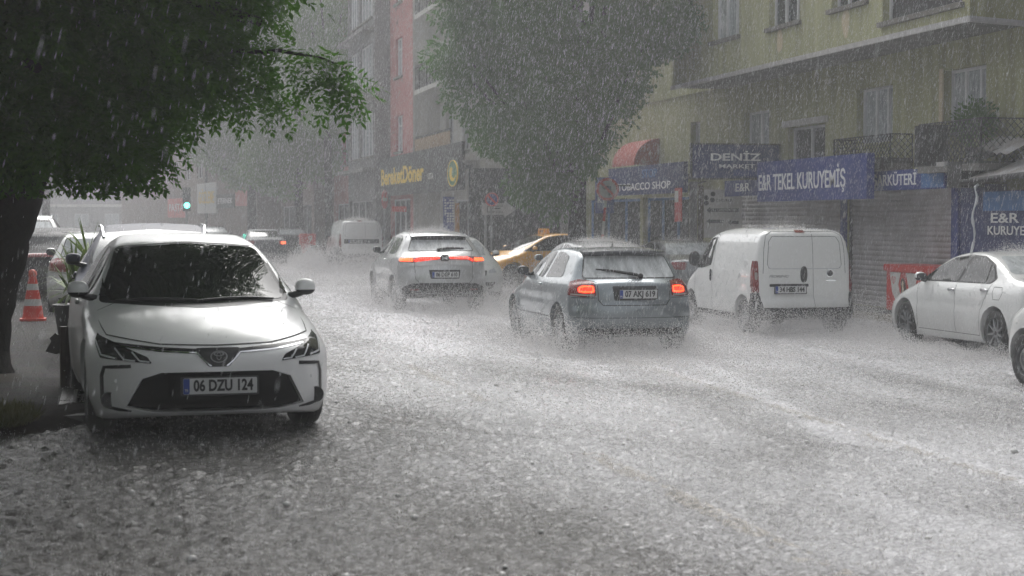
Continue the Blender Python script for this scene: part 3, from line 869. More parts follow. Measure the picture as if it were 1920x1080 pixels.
limb([(-.6, 16.9, 3.2), (-.1, 15.6, 3.6), (.5, 14.6, 3.7), (1.2, 13.9, 3.4)], .16, .04)
limb([(-.5, 16.5, 3.9), (.2, 15.9, 4.3), (.7, 15.7, 4.6)], .12, .04)
limb([(-.8, 17.0, 3.0), (-.9, 15.5, 3.3), (-.8, 14.2, 3.2), (-.5, 12.8, 2.9)], .15, .04)
limb([(-1.2, 17.2, 3.0), (-2.2, 15.8, 3.4), (-2.6, 14.6, 3.3)], .14, .04)
limb([(.2, 15.0, 3.65), (.9, 13.9, 3.16), (1.4, 13.4, 3.12), (1.78, 13.1, 3.00)], .032, .005)
limb([(.1, 15.2, 3.5), (.75, 14.3, 3.10), (1.28, 13.9, 2.84)], .035, .006)
t.build('trunk', M_BARK, near, smooth=True)
blobs = [  # x, y, z, radius, leaves
    (-.2, 16.0, 5.6, 2.3, 1900), (-2.6, 16.4, 5.4, 2.3, 1300), (.6, 15.2, 5.2, 1.5, 900), (-1.4, 14.2, 5.0, 1.9, 1600),
    (-.5, 11.9, 5.6, 1.9, 1500), (-2.6, 12.4, 5.2, 1.9, 1300), (.6, 12.9, 5.5, 1.4, 900), (-4.2, 14.2, 4.6, 1.9, 1000),  # unseen upper leaves added to shade the crown below
    (1.7, 16.8, 6.1, 1.3, 420), (2.6, 18.2, 6.9, 1.4, 260), (1.2, 18.5, 6.5, 1.6, 480),  # unseen leaves added to darken the sky mirrored in the windscreen
    (-.6, 13.4, 3.7, 1.10, 1300), (.05, 13.9, 3.45, .90, 1100), (-1.6, 14.0, 3.4, 1.10, 1100), (-2.4, 14.8, 3.5, 1.2, 700),
    (-.9, 15.2, 3.3, 1.1, 1100), (.0, 15.4, 3.4, .95, 900), (.55, 14.4, 3.75, .75, 700), (-.1, 16.6, 3.6, .9, 500),
    (-.45, 13.4, 2.75, .55, 480), (.05, 13.7, 2.60, .46, 380), (-.1, 14.8, 2.62, .48, 360), (-.75, 14.0, 2.68, .58, 430), (-1.25, 14.4, 2.72, .6, 330),
    (.15, 13.9, 2.64, .34, 240), (.55, 14.0, 3.05, .40, 260), (.75, 13.9, 3.45, .42, 260), (1.0, 14.4, 3.95, .50, 260), (1.15, 13.8, 3.75, .22, 80),
    (.10, 14.0, 2.36, .22, 90), (.10, 13.8, 2.34, .25, 90), (-.5, 13.9, 2.36, .28, 90), (.45, 14.0, 2.82, .22, 60),
    (.80, 14.0, 2.98, .18, 40), (1.0, 14.0, 2.92, .16, 34), (1.18, 13.9, 2.85, .12, 26), (1.32, 13.9, 2.79, .10, 18), (.92, 13.8, 3.02, .20, 40),
    (1.15, 13.6, 3.10, .10, 16), (1.38, 13.4, 3.08, .09, 14), (1.58, 13.25, 3.04, .09, 18), (1.72, 13.15, 2.97, .10, 26), (1.78, 13.1, 2.86, .09, 20)]
PP, DD, BG = [], [], []
for x, y, z, r, n in blobs:
    if z < 4.4 and n > 50: n = int(n * .62)
    v = unit(rng.normal(size=(n, 3)))
    rad = r * rng.uniform(.25, 1.0, (n, 1)) ** .55
    lump = 1 + .22 * np.sin(5 * v[:, :1] + x * 3) * np.cos(4 * v[:, 1:2] + z * 2)
    p = np.array([x, y, z]) + v * rad * lump * np.array([1, 1, .85])
    d = unit(v * .8 + rng.normal(0, .5, (n, 3)) + np.array([0, 0, -.35]))
    PP.append(p); DD.append(d); BG.append(np.full(n, 2.1 if z > 4.4 else 1.0))  # upper unseen leaves enlarged to block more sky
PP = np.concatenate(PP); DD = np.concatenate(DD)
BG = np.concatenate(BG)
n = len(PP)
V = compound(PP, DD, 6, BG ** .6 * rng.uniform(.20, .31, n), BG ** .7 * rng.uniform(.058, .084, n), BG ** .7 * rng.uniform(.025, .036, n))
V = V[V[:, :, 2].min(1) > 1.95]
o = link('crown', leaf_mesh('crown', V - np.array([-1.42, 17.5, .28]), M_LEAFN), near)

# --- street trees along the right hand pavement
def clump_tree(label, X, Y, zb, zt, rx, ry, nclump, per, leaf, m, group, trunk_r=.2, lean=0, cr=.75, skirt=None):
    t_ = thing('street_tree', label, 'tree', (X, Y, gz(X) if X < 13.9 else .02), 0, group)
    zc = (zb + zt) / 2; rz = (zt - zb) / 2
    b = MB()
    top = Vector((X + lean, Y, zb + rz * .9))
    b.tube([(X, Y, -.1), (X + .05, Y, 1.0), (X + lean * .3, Y, zb * .8 + .4), tuple(top)], [trunk_r * 1.4, trunk_r, trunk_r * .85, trunk_r * .4], 10)
    Pn, Dn = [], []
    cc = []
    for i in range(nclump):
        v = rng.normal(size=3); v /= np.linalg.norm(v)
        f = rng.uniform(.45, 1.0) ** .6
        c = np.array([X + lean + v[0] * rx * f, Y + v[1] * ry * f, zc + v[2] * rz * f])
        cc.append(c)
        k = rng.uniform(.7, 1.25)
        nn = int(per * k)
        w = rng.normal(size=(nn, 3)); w = unit(w) * rng.uniform(.2, 1, (nn, 1)) ** .5
        p = c + w * cr * k * np.array([1, 1, .75])
        Pn.append(p); Dn.append(unit(w + rng.normal(0, .6, (nn, 3)) + np.array([0, 0, -.4])))
    for c in cc[::5]:
        if skirt and c[2] < 2.6 + max(0, c[0] - skirt) * 1.6: continue
        s = Vector((X + lean * .5, Y, zb * .7 + .3 * c[2])); e = Vector(c)
        mid = s.lerp(e, .5) + Vector((0, 0, -.25))
        b.tube([s, mid, e], [trunk_r * .4, trunk_r * .22, .02], 6)
    b.build('trunk', M_BARK, t_, smooth=True)
    Pn = np.concatenate(Pn); Dn = np.concatenate(Dn)
    n = len(Pn)
    V = leaves_from(Pn, Dn, unit(rng.normal(size=(n, 3)) + np.array([0, 0, .8])), leaf * rng.uniform(.7, 1.3, n), leaf * .5 * rng.uniform(.7, 1.3, n))
    V = V[V[:, :, 2].min(1) > 1.5]
    if skirt: V = V[V[:, 0, 2] > 1.5 + np.maximum(0, V[:, 0, 0] - skirt) * 1.6 + .25 * np.sin(V[:, 0, 0] * 5)]
    link('crown', leaf_mesh('crown', V - np.array(t_.location), m), t_)
    return t_
clump_tree('broad dark green tree rising over the yellow taxi and hiding half of the cream block', 11.35, 40.9, 1.75, 13.0, 3.5, 3.0, 265, 560, .15, M_LEAFM, 'street trees on the right', .26, .2, cr=.75, skirt=10.6)
G2 = 'street trees on the right'
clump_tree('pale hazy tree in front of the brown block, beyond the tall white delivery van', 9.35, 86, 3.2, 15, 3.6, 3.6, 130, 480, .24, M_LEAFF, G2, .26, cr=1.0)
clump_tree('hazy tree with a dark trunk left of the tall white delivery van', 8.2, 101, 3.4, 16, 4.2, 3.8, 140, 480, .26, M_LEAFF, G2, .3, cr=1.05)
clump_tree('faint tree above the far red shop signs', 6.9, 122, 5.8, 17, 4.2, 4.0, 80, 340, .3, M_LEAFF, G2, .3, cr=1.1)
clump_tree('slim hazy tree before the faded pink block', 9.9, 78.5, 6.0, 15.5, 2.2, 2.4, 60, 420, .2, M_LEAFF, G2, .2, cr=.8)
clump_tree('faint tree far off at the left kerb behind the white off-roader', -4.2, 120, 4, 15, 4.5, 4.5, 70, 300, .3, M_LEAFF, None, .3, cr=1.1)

clump_tree('unseen broad tree added behind the camera to shade the near water', -1.8, 1.5, 4.2, 11.5, 4.4, 4.4, 90, 330, .2, M_LEAFM, None, .3, cr=1.0)  # added out of view to keep sky light off crown and water
clump_tree('tree on the left pavement beside the camera', -6.5, 9.5, 3.2, 10.5, 3.4, 3.6, 70, 330, .2, M_LEAFM, None, .3, cr=1.0)  # second unseen tree, added to hold light off the left side
# ------------------------------------------------------------------ cars: bodies carved from three views
def chaikin(p, n=2):
    p = np.array(p, float)
    for _ in range(n):
        q = np.roll(p, -1, axis=0)
        p = np.stack([p * .75 + q * .25, p * .25 + q * .75], 1).reshape(-1, 2)
    return p
def polysd(px, pz, poly):
    d2 = np.full(px.shape, 1e9); inside = np.zeros(px.shape, bool)
    n = len(poly)
    for i in range(n):
        ax, az = poly[i]; bx, bz = poly[(i + 1) % n]
        ex, ez = bx - ax, bz - az
        L = ex * ex + ez * ez
        if L < 1e-12: continue
        t = np.clip(((px - ax) * ex + (pz - az) * ez) / L, 0, 1)
        dx = px - ax - t * ex; dz = pz - az - t * ez
        np.minimum(d2, dx * dx + dz * dz, out=d2)
        if az != bz:
            c = ((az > pz) != (bz > pz)) & (px < ex * (pz - az) / (bz - az) + ax)
            inside ^= c
    d = np.sqrt(d2)
    return np.where(inside, -d, d)
def smax(a, b, k):
    h = np.maximum(k - np.abs(a - b), 0) / k
    return np.maximum(a, b) + h * h * k * 0.25
def sstep(x, a, b):
    t = np.clip((x - a) / (b - a), 0, 1)
    return t * t * (3 - 2 * t)

def carve(sp, res):
    L = sp['L']; W = sp['W'] / 2
    poly = chaikin(sp['side'], 2)
    wz = np.array(sp['sec'], float)
    zf = np.linspace(0, 2.2, 221)
    ws = np.interp(zf, wz[:, 0], wz[:, 1])
    ker = np.hanning(13); ker /= ker.sum()
    ws = np.convolve(np.pad(ws, 6, mode='edge'), ker, 'valid')
    pl = np.array(sp['plan'], float)
    xf = np.linspace(-L / 2 - .1, L / 2 + .1, 200)
    ps = np.interp(xf, pl[:, 0], pl[:, 1])
    ker = np.hanning(25); ker /= ker.sum()
    ps = np.convolve(np.pad(ps, 12, mode='edge'), ker, 'valid')
    cf, cr, cz, k = sp['cf'], sp['cr'], sp['cz'], sp.get('k', .05)
    wr = sp['wheel_r']; ax = sp['axles']
    ztop = max(p[1] for p in sp['side']) + .06
    def f(x, y, z):
        y2 = y * y
        fr = sstep(x, .2, 1.0); rr = sstep(-x, .2, 1.0)
        q = y2 + 1.1 * y2 * y2 * y2
        zp = z + cz * y2
        xx = x + cf * q * fr - cr * q * rr
        ds = polysd(xx, zp, poly)
        w = np.interp(z, zf, ws) * np.interp(x, xf, ps)
        for a in ax:
            r = np.sqrt((x - a) ** 2 + (z - wr) ** 2)
            w = w + sp.get('flare', .012) * np.exp(-((r - wr - .05) / .10) ** 2) * (np.abs(x - a) < .6)
        # a character line pressed into the flank
        for zc, dep in sp.get('crease', []):
            w = w - dep * np.exp(-((z - zc) / .05) ** 2) * sstep(1.9 - np.abs(x), 0, .5)
        return smax(ds, np.abs(y) - w, k)
    nx, ny, nz = int(L * res), int(W * 1.0 * res), int(ztop * res * .95)
    idx = {}; P = []
    B = (L / 2 + .03, W + .05, ztop)
    def pt(i, j, kk):
        key = (i, j, kk)
        if key not in idx:
            idx[key] = len(P)
            P.append((-B[0] + 2 * B[0] * i / nx, B[1] * j / ny, .05 + (B[2] - .05) * kk / nz))
        return idx[key]
    Fq = []
    for i in range(nx):
        for j in range(ny):
            Fq.append((pt(i, j, 0), pt(i, j+1, 0), pt(i+1, j+1, 0), pt(i+1, j, 0)))
            Fq.append((pt(i, j, nz), pt(i+1, j, nz), pt(i+1, j+1, nz), pt(i, j+1, nz)))
        for kk in range(nz):
            Fq.append((pt(i, ny, kk), pt(i, ny, kk+1), pt(i+1, ny, kk+1), pt(i+1, ny, kk)))
    for j in range(ny):
        for kk in range(nz):
            Fq.append((pt(nx, j, kk), pt(nx, j+1, kk), pt(nx, j+1, kk+1), pt(nx, j, kk+1)))
            Fq.append((pt(0, j, kk), pt(0, j, kk+1), pt(0, j+1, kk+1), pt(0, j+1, kk)))
    P = np.array(P)
    c = np.zeros_like(P)
    c[:, 0] = np.clip(P[:, 0], -L/2 + .75, L/2 - .75)
    c[:, 2] = np.interp(c[:, 0], [-L/2, L/2], [.58, .52])
    lo = np.zeros(len(P)); hi = np.ones(len(P))
    for _ in range(15):
        mid = (lo + hi) / 2
        q = c + (P - c) * mid[:, None]
        v = f(q[:, 0], q[:, 1], q[:, 2])
        ins = v < 0
        lo = np.where(ins, mid, lo); hi = np.where(ins, hi, mid)
    V = c + (P - c) * ((lo + hi) / 2)[:, None]
    n = len(V)
    on = np.abs(P[:, 1]) < 1e-9
    V[on, 1] = 0
    mir = np.where(on, np.arange(n), -1)
    off = np.cumsum(~on) - 1 + n
    mir = np.where(on, np.arange(n), off)
    V2 = V[~on].copy(); V2[:, 1] *= -1
    Vall = np.vstack([V, V2])
    Fq = np.array(Fq)
    F2 = mir[Fq][:, ::-1]
    return Vall, np.vstack([Fq, F2])

def rnd(poly, r, seg=4):
    out = []; n = len(poly)
    for i in range(n):
        p0, p1, p2 = Vector(poly[i-1]), Vector(poly[i]), Vector(poly[(i+1) % n])
        a, b = p0 - p1, p2 - p1
        d = min(r, .45 * a.length, .45 * b.length)
        A, Bq = p1 + a.normalized() * d, p1 + b.normalized() * d
        for s in range(seg + 1):
            t = s / seg
            q = A * (1-t)**2 + p1 * 2*t*(1-t) + Bq * t*t
            out.append((q.x, q.y))
    return out
VIEW = {'L': ((0, 3, 0), (0, -1, 0)), 'R': ((0, -3, 0), (0, 1, 0)), 'F': ((5, 0, 0), (-1, 0, 0)),
        'B': ((-5, 0, 0), (1, 0, 0)), 'T': ((0, 0, 4), (0, 0, -1))}
def pos(view, u, v):
    o, d = VIEW[view]
    if view in 'LR': return Vector((u, o[1], v)), Vector(d)
    if view in 'FB': return Vector((o[0], u, v)), Vector(d)
    return Vector((u, v, o[2])), Vector(d)
REACH = [.5]
def cast(bvh, view, u, v, eps, reach=None):
    """the point of the body seen from one side; outlines that run past the silhouette are drawn in to it"""
    o, d = pos(view, 0 if view in 'FB' else u, v)
    ref = None
    reach = reach or REACH[0]
    if view in 'FB':
        h = bvh.ray_cast(o, d)
        ref = h[0]
    u0 = u
    for k in range(90):
        o, d = pos(view, u, v)
        loc, nor, i, dist = bvh.ray_cast(o, d)
        if loc is not None:
            if view in 'FB': ok = ref is None or abs(loc.x - ref.x) < reach
            elif view in 'LR': ok = abs(loc.y) > .40
            else: ok = True
            if ok:
                if k and view in 'FB':          # close in on the silhouette itself
                    lo, hi = u, u / .985
                    for _ in range(6):
                        um = (lo + hi) / 2
                        o, d = pos(view, um, v); h = bvh.ray_cast(o, d)
                        if h[0] is not None and (ref is None or abs(h[0].x - ref.x) < reach): lo = um; loc, nor = h[0], h[1]
                        else: hi = um
                return loc + (nor * .5 - d * .5).normalized() * eps
        u = u * .985 if view in 'FB' else u - math.copysign(.012, u)
    o, d = pos(view, u0, v)
    loc, nor, i, dist = bvh.find_nearest(o + d * 2.5)
    return loc - d * eps
def flat_cells(poly, cell):
    bm = bmesh.new()
    vs = [bm.verts.new((a, b, 0)) for a, b in poly]
    f = bm.faces.new(vs)
    bmesh.ops.triangulate(bm, faces=[f], ngon_method='EAR_CLIP')
    us = [p[0] for p in poly]; ws = [p[1] for p in poly]
    for lo, hi, ax in ((min(us), max(us), 0), (min(ws), max(ws), 1)):
        n = int((hi - lo) / cell)
        for i in range(1, n + 1):
            co = [0, 0, 0]; co[ax] = lo + (hi - lo) * i / (n + 1)
            no = [0, 0, 0]; no[ax] = 1
            bmesh.ops.bisect_plane(bm, geom=bm.verts[:] + bm.edges[:] + bm.faces[:], dist=1e-6, plane_co=co, plane_no=no)
    bmesh.ops.remove_doubles(bm, verts=bm.verts[:], dist=1e-5)
    bm.verts.ensure_lookup_table()
    V = [(v.co.x, v.co.y) for v in bm.verts]
    Fs = [tuple(v.index for v in f.verts) for f in bm.faces]
    bm.free()
    return V, Fs
def orient(vs, fs, d):
    out = []
    for f in fs:
        a, b, c = Vector(vs[f[0]]), Vector(vs[f[1]]), Vector(vs[f[2]])
        out.append(f if (b - a).cross(c - a).dot(d) <= 0 else tuple(reversed(f)))
    return out
def patch(mb, bvh, poly, view, eps=.003, cell=.05, mi=0, fair=False):
    V, Fs = flat_cells(poly, cell)
    d = Vector(VIEW[view][1])
    P3 = [cast(bvh, view, u, v, eps) for u, v in V]
    if fair:                                        # glass is one fair curved sheet: fit it through the body points
        A = np.array(P3); k = 0 if view in 'FB' else 1
        uv = np.delete(A, k, axis=1); c0 = uv.mean(0); sc_ = np.abs(uv - c0).max(0) + 1e-6
        q = (uv - c0) / sc_
        M_ = np.stack([q[:, 0] ** i * q[:, 1] ** j for i in range(5) for j in range(4) if i + j <= 4], 1)
        co, *_ = np.linalg.lstsq(M_, A[:, k], rcond=None)
        A[:, k] = M_ @ co
        P3 = [Vector(p) - d * .002 for p in A]
    mb.add(P3, orient(P3, Fs, d), mi)
    return mb
def strip(mb, bvh, pts, view, width=.007, eps=.0022, cell=.04, mi=0, closed=False):
    """a narrow band along a polyline, laid on the body"""
    pts = [Vector(p) for p in pts]
    if closed: pts = pts + [pts[0]]
    q = []
    for a, b in zip(pts, pts[1:]):
        n = max(1, int((b - a).length / cell))
        q += [a.lerp(b, i / n) for i in range(n)]
    q.append(pts[-1])
    vs = []
    for i, p in enumerate(q):
        t = (q[min(i+1, len(q)-1)] - q[max(i-1, 0)]).normalized()
        n = Vector((-t.y, t.x)) * width / 2
        for s in (1, -1):
            vs.append(cast(bvh, view, *(p + n * s), eps))
    fs = [(2*i, 2*i+1, 2*i+3, 2*i+2) for i in range(len(q) - 1)]
    mb.add(vs, orient(vs, fs, Vector(VIEW[view][1])), mi)
    return mb

def make_body(sp, res):
    V, Fc = carve(sp, res)
    bm_me = np_mesh('uncut', V, Fc, M_BLACK)
    bvh = BVHTree.FromPolygons([tuple(v) for v in V], [tuple(int(i) for i in f) for f in Fc])
    bm_me.materials.append(M_TRIM)
    ob = bpy.data.objects.new('uncut', bm_me); C.objects.link(ob)
    cut = MB(); r = sp['wheel_r'] + sp.get('arch', .045)
    n = 40
    for a in sp['axles']:
        for s in (1, -1):
            ring = [(a + r * math.cos(2*math.pi*i/n), sp['wheel_r'] + .01 + r * math.sin(2*math.pi*i/n)) for i in range(n)]
            vs = [(x, s * .50, z) for x, z in ring] + [(x, s * 1.2, z) for x, z in ring]
            fs = [tuple(range(n-1, -1, -1)), tuple(range(n, 2*n))] + [(i, (i+1) % n, n+(i+1) % n, n+i) for i in range(n)]
            if s < 0: fs = [tuple(reversed(f)) for f in fs]
            if True:
                e1 = Vector(vs[fs[0][1]]) - Vector(vs[fs[0][0]]); e2 = Vector(vs[fs[0][2]]) - Vector(vs[fs[0][1]])
                if e1.cross(e2).y * s > 0: fs = [tuple(reversed(f)) for f in fs]
            cut.add(vs, fs, 1)
    for view, poly, dep in sp.get('cuts', []):      # openings sunk into nose or tail
        sg = 1 if view == 'F' else -1
        m = len(poly)
        xs = []
        vs = []
        for u, v in poly:
            p = cast(bvh, view, u, v, 0)
            xs.append(p.x)
        x_in = (min(xs) if sg > 0 else max(xs)) - sg * dep
        vs = [(x_in, u, v) for u, v in poly] + [(sg * 3.0, u, v) for u, v in poly]
        fs = [tuple(range(m-1, -1, -1)), tuple(range(m, 2*m))] + [(i, (i+1) % m, m+(i+1) % m, m+i) for i in range(m)]
        e = MB().add(vs, fs)
        bmx = bmesh.new(); bmx.from_mesh(e.mesh('x', M_TRIM)); bmesh.ops.recalc_face_normals(bmx, faces=bmx.faces)
        bmx.verts.ensure_lookup_table()
        cut.add([tuple(v.co) for v in bmx.verts], [tuple(v.index for v in f.verts) for f in bmx.faces], 1)
        bmx.free()
    cme = cut.mesh('cutter', [M_BLACK, M_TRIM])
    bmx = bmesh.new(); bmx.from_mesh(cme); bmesh.ops.recalc_face_normals(bmx, faces=bmx.faces); bmx.to_mesh(cme); bmx.free()
    co = bpy.data.objects.new('cutter', cme); C.objects.link(co)
    md = ob.modifiers.new('cut', 'BOOLEAN'); md.operation = 'DIFFERENCE'; md.object = co; md.solver = 'EXACT'
    dg = bpy.context.evaluated_depsgraph_get(); dg.update()
    me = bpy.data.meshes.new_from_object(ob.evaluated_get(dg))
    bpy.data.objects.remove(ob, do_unlink=True); bpy.data.objects.remove(co, do_unlink=True)
    for p in me.polygons:                           # underside and sills are bare dark plastic
        if p.normal.z < -.75 and p.center.z < .4: p.material_index = 1
        p.use_smooth = True
    me.set_sharp_from_angle(angle=R(38))
    me.name = 'body'
    return me, bvh

WHEELS = {}
def wheel_meshes(style, r, w):
    key = (style, r)
    if key in WHEELS: return WHEELS[key]
    t = MB()
    h = w / 2
    rr = r * (.66 if style != 'steel' else .60)
    t.lathe([(rr, -h), (rr + .02, -h - .006), (r * .86, -h - .008), (r * .955, -h + .01), (r, -h + .04), (r * .995, 0), (r, h - .04), (r * .955, h - .01), (r * .86, h + .008), (rr + .02, h + .006), (rr, h)], 44, 'y')
    for i in range(3):
        yy = -h * .5 + i * h * .5
        t.lathe([(r * 1.002, yy - .006), (r * .985, yy), (r * 1.002, yy + .006)], 44, 'y')
    tm = t.mesh('wheel', M_TYRE, True, None, 50)
    m = MB()
    m.lathe([(rr, -h), (rr * .97, -h * .2), (rr * .95, h * .45), (rr * .99, h - .004), (rr + .012, h + .004), (rr + .012, h - .01)], 44, 'y')
    Bw = Basis((0, 0, 0), (1, 0, 0), (0, 0, 1), (0, 1, 0))
    m.disc(Bw, 0, 0, rr * .95, -h * .4, -h * .2, 32, 1)
    if style == 'steel':
        m.lathe([(rr * .96, h * .55), (rr * .80, h * .50), (rr * .72, h * .82), (rr * .48, h * .92), (rr * .42, h * .55), (rr * .2, h * .55), (.03, h * .62), (.001, h * .62)], 44, 'y')
        for i in range(16):
            a = 2 * math.pi * i / 16
            m.disc(Bw, rr * .86 * math.cos(a), rr * .86 * math.sin(a), .017, h * .40, h * .585, 10, 1)
        for i in range(4):
            a = 2 * math.pi * i / 4 + .4
            m.disc(Bw, rr * .30 * math.cos(a), rr * .30 * math.sin(a), .013, h * .5, h * .72, 8, 0)
    else:
        n, wid, tw = {'five': (5, .075, 0), 'twin': (5, .030, .055), 'seven': (7, .042, 0), 'nine': (9, .034, 0)}[style]
        for i in range(n):
            a = 2 * math.pi * i / n + math.pi / 2
            for sgn in ((1, -1) if tw else (0,)):
                d = Vector((math.cos(a), 0, math.sin(a))); q = Vector((-math.sin(a), 0, math.cos(a)))
                p = [(.035, wid * .75, h * .72), (rr * .5, wid * .62, h * .80), (rr * .97, wid * .5, h * .86)]
                vs = []
                for rad, hw, yy in p:
                    off = q * (tw * sgn * (.35 + .65 * rad / rr))
                    for sx, dy in ((-1, -.03), (-1, 0), (-.6, .012), (.6, .012), (1, 0), (1, -.03)):
                        vs.append(d * rad + off + q * (hw * sx * .6) + Vector((0, yy + dy, 0)))
                fs = [(6*j+k, 6*j+(k+1) % 6, 6*j+6+(k+1) % 6, 6*j+6+k) for j in range(2) for k in range(6)]
                m.add(vs, fs)
        m.disc(Bw, 0, 0, .058, h * .3, h * .84, 20)
        m.disc(Bw, 0, 0, .030, h * .84, h * .88, 16, 1)
    rm = m.mesh('rim', [M_STEEL if style == 'steel' else M_RIM, M_TRIM], True, None, 35)
    WHEELS[key] = (tm, rm)
    return tm, rm

# (part name, material, view, outline, gap, cell, rounding)  'LR' = one piece on either side
def P(name, m, view, poly, eps=.003, cell=.05, r=.03): return dict(n=name, m=m, v=view, p=poly, e=eps, c=cell, r=r)
def S(name, m, view, pts, w=.007, eps=.0022, closed=False): return dict(n=name, m=m, v=view, s=pts, w=w, e=eps, cl=closed)
def mir(poly): return [(-a, b) for a, b in poly]

CARS = {}
CARS['sedan_nose'] = dict(L=4.63, W=1.78, wheel_r=.318, axles=(1.365, -1.335), cf=.42, cr=.26, cz=.075, k=.05, style='seven', flare=.014,
    side=[(2.0,.17),(2.22,.185),(2.29,.22),(2.315,.34),(2.30,.50),(2.285,.60),(2.24,.675),(2.06,.75),(1.70,.835),(1.34,.905),(1.14,.94),
          (.72,1.155),(.28,1.375),(-.05,1.45),(-.45,1.475),(-.95,1.41),(-1.35,1.26),(-1.72,1.10),(-2.05,1.07),(-2.27,1.03),(-2.315,.85),(-2.30,.50),(-2.2,.25),(-2.0,.18)],
    sec=[(0,.80),(.18,.825),(.28,.87),(.45,.885),(.62,.89),(.76,.885),(.88,.865),(.96,.825),(1.02,.775),(1.2,.68),(1.36,.585),(1.46,.50),(2.2,.3)],
    plan=[(-2.4,.93),(-1.9,.975),(-1.2,1),(1.2,1),(1.8,.99),(2.15,.965),(2.4,.95)],
    crease=[(.70,.012)],
    cuts=[('F', [(-.64,.245),(-.53,.45),(-.40,.495),(-.2,.50),(.2,.50),(.40,.495),(.53,.45),(.64,.245),(.45,.215),(-.45,.215)], .05)])
CARS['sedan_nose']['parts'] = [
    P('windscreen_seal', M_BLACK, 'F', [(-.755,.935),(0,.905),(.755,.935),(.575,1.365),(0,1.40),(-.575,1.365)], .0015, .05, .05),
    P('windscreen', M_WSCREEN, 'F', [(-.715,.955),(0,.928),(.715,.955),(.552,1.352),(0,1.385),(-.552,1.352)], .004, .05, .06),
    P('rear_window', M_SGLASS, 'B', [(-.64,1.115),(.64,1.115),(.50,1.36),(-.50,1.36)], .003, .05, .06),
    P('side_window', M_SGLASS, 'LR', [(.80,.985),(.62,1.10),(.16,1.315),(-.20,1.36),(-.30,1.36),(-.26,.99)], .003, .05, .03),
    P('side_window', M_SGLASS, 'LR', [(-.35,.99),(-.38,1.36),(-.66,1.345),(-1.02,1.22),(-1.22,1.07),(-1.20,1.02)], .003, .05, .03),
    P('grille', M_GRILLE, 'F', [(-.64,.245),(-.53,.45),(-.40,.495),(-.2,.50),(.2,.50),(.40,.495),(.53,.45),(.64,.245),(.45,.215),(-.45,.215)], -.045, .06, .004),
    P('badge_panel', M_BLACK, 'F', [(-.16,.665),(-.08,.668),(.08,.668),(.16,.665),(.075,.535),(-.075,.535)], .004, .03, .02),
    P('grille_bar', M_BLACK, 'F', [(-.72,.695),(-.4,.672),(-.14,.66),(-.11,.625),(-.4,.640),(-.66,.668)], .004, .03, .008),
    P('grille_bar', M_BLACK, 'F', mir([(-.72,.695),(-.4,.672),(-.14,.66),(-.11,.625),(-.4,.640),(-.66,.668)]), .004, .03, .008),
    S('chrome_strip', M_CHROME, 'F', [(-.66,.672),(-.4,.645),(-.155,.634),(-.10,.575),(-.055,.54)], .009, .007),
    S('chrome_strip', M_CHROME, 'F', mir([(-.66,.672),(-.4,.645),(-.155,.634),(-.10,.575),(-.055,.54)]), .009, .007),
    P('headlight', M_LAMP, 'F', [(-.845,.755),(-.80,.585),(-.46,.560),(-.49,.605),(-.66,.668)], .006, .03, .012),
    P('headlight', M_LAMP, 'F', mir([(-.845,.755),(-.80,.585),(-.46,.560),(-.49,.605),(-.66,.668)]), .006, .03, .012),
    S('fog_lamp_bezel', M_BLACK, 'F', [(-.60,.538),(-.775,.522),(-.792,.46),(-.790,.30),(-.745,.238),(-.60,.212)], .024, .005),
    S('fog_lamp_bezel', M_BLACK, 'F', mir([(-.60,.538),(-.775,.522),(-.792,.46),(-.790,.30),(-.745,.238),(-.60,.212)]), .024, .005),
    S('seam', M_SEAM, 'LR', [(.98,.20),(.90,.30),(.92,.93)]), S('seam', M_SEAM, 'LR', [(-.31,.2),(-.31,.95)]), S('seam', M_SEAM, 'LR', [(-1.0,.68),(-1.12,.8),(-1.2,.98)]),
    S('seam', M_SEAM, 'F', [(-.80,.86),(-.74,.735),(-.4,.69),(0,.682),(.4,.69),(.74,.735),(.80,.86)], .008, .003),
]
CARS['hatch_tail'] = dict(L=4.24, W=1.765, wheel_r=.318, axles=(1.25, -1.328), cf=.40, cr=.24, cz=.07, k=.05, style='twin', flare=.022,
    side=[(1.9,.18),(2.06,.2),(2.12,.40),(2.10,.60),(2.0,.71),(1.6,.85),(1.25,.915),(1.0,.96),(.55,1.18),(.12,1.37),(-.3,1.425),(-.85,1.425),(-1.38,1.395),(-1.60,1.36),
          (-1.74,1.20),(-1.93,1.005),(-2.03,.965),(-2.075,.80),(-2.065,.70),(-2.12,.64),(-2.125,.48),(-2.10,.33),(-2.0,.26),(-1.85,.22)],
    sec=[(0,.78),(.2,.82),(.32,.865),(.5,.88),(.66,.885),(.80,.88),(.92,.855),(.98,.82),(1.04,.775),(1.2,.695),(1.36,.605),(1.46,.53),(2.2,.3)],
    plan=[(-2.3,.925),(-2.0,.955),(-1.5,.985),(-1.0,1),(1.2,1),(1.7,.98),(2.1,.93),(2.3,.9)],
    crease=[(.70,.010),(.33,.012)])
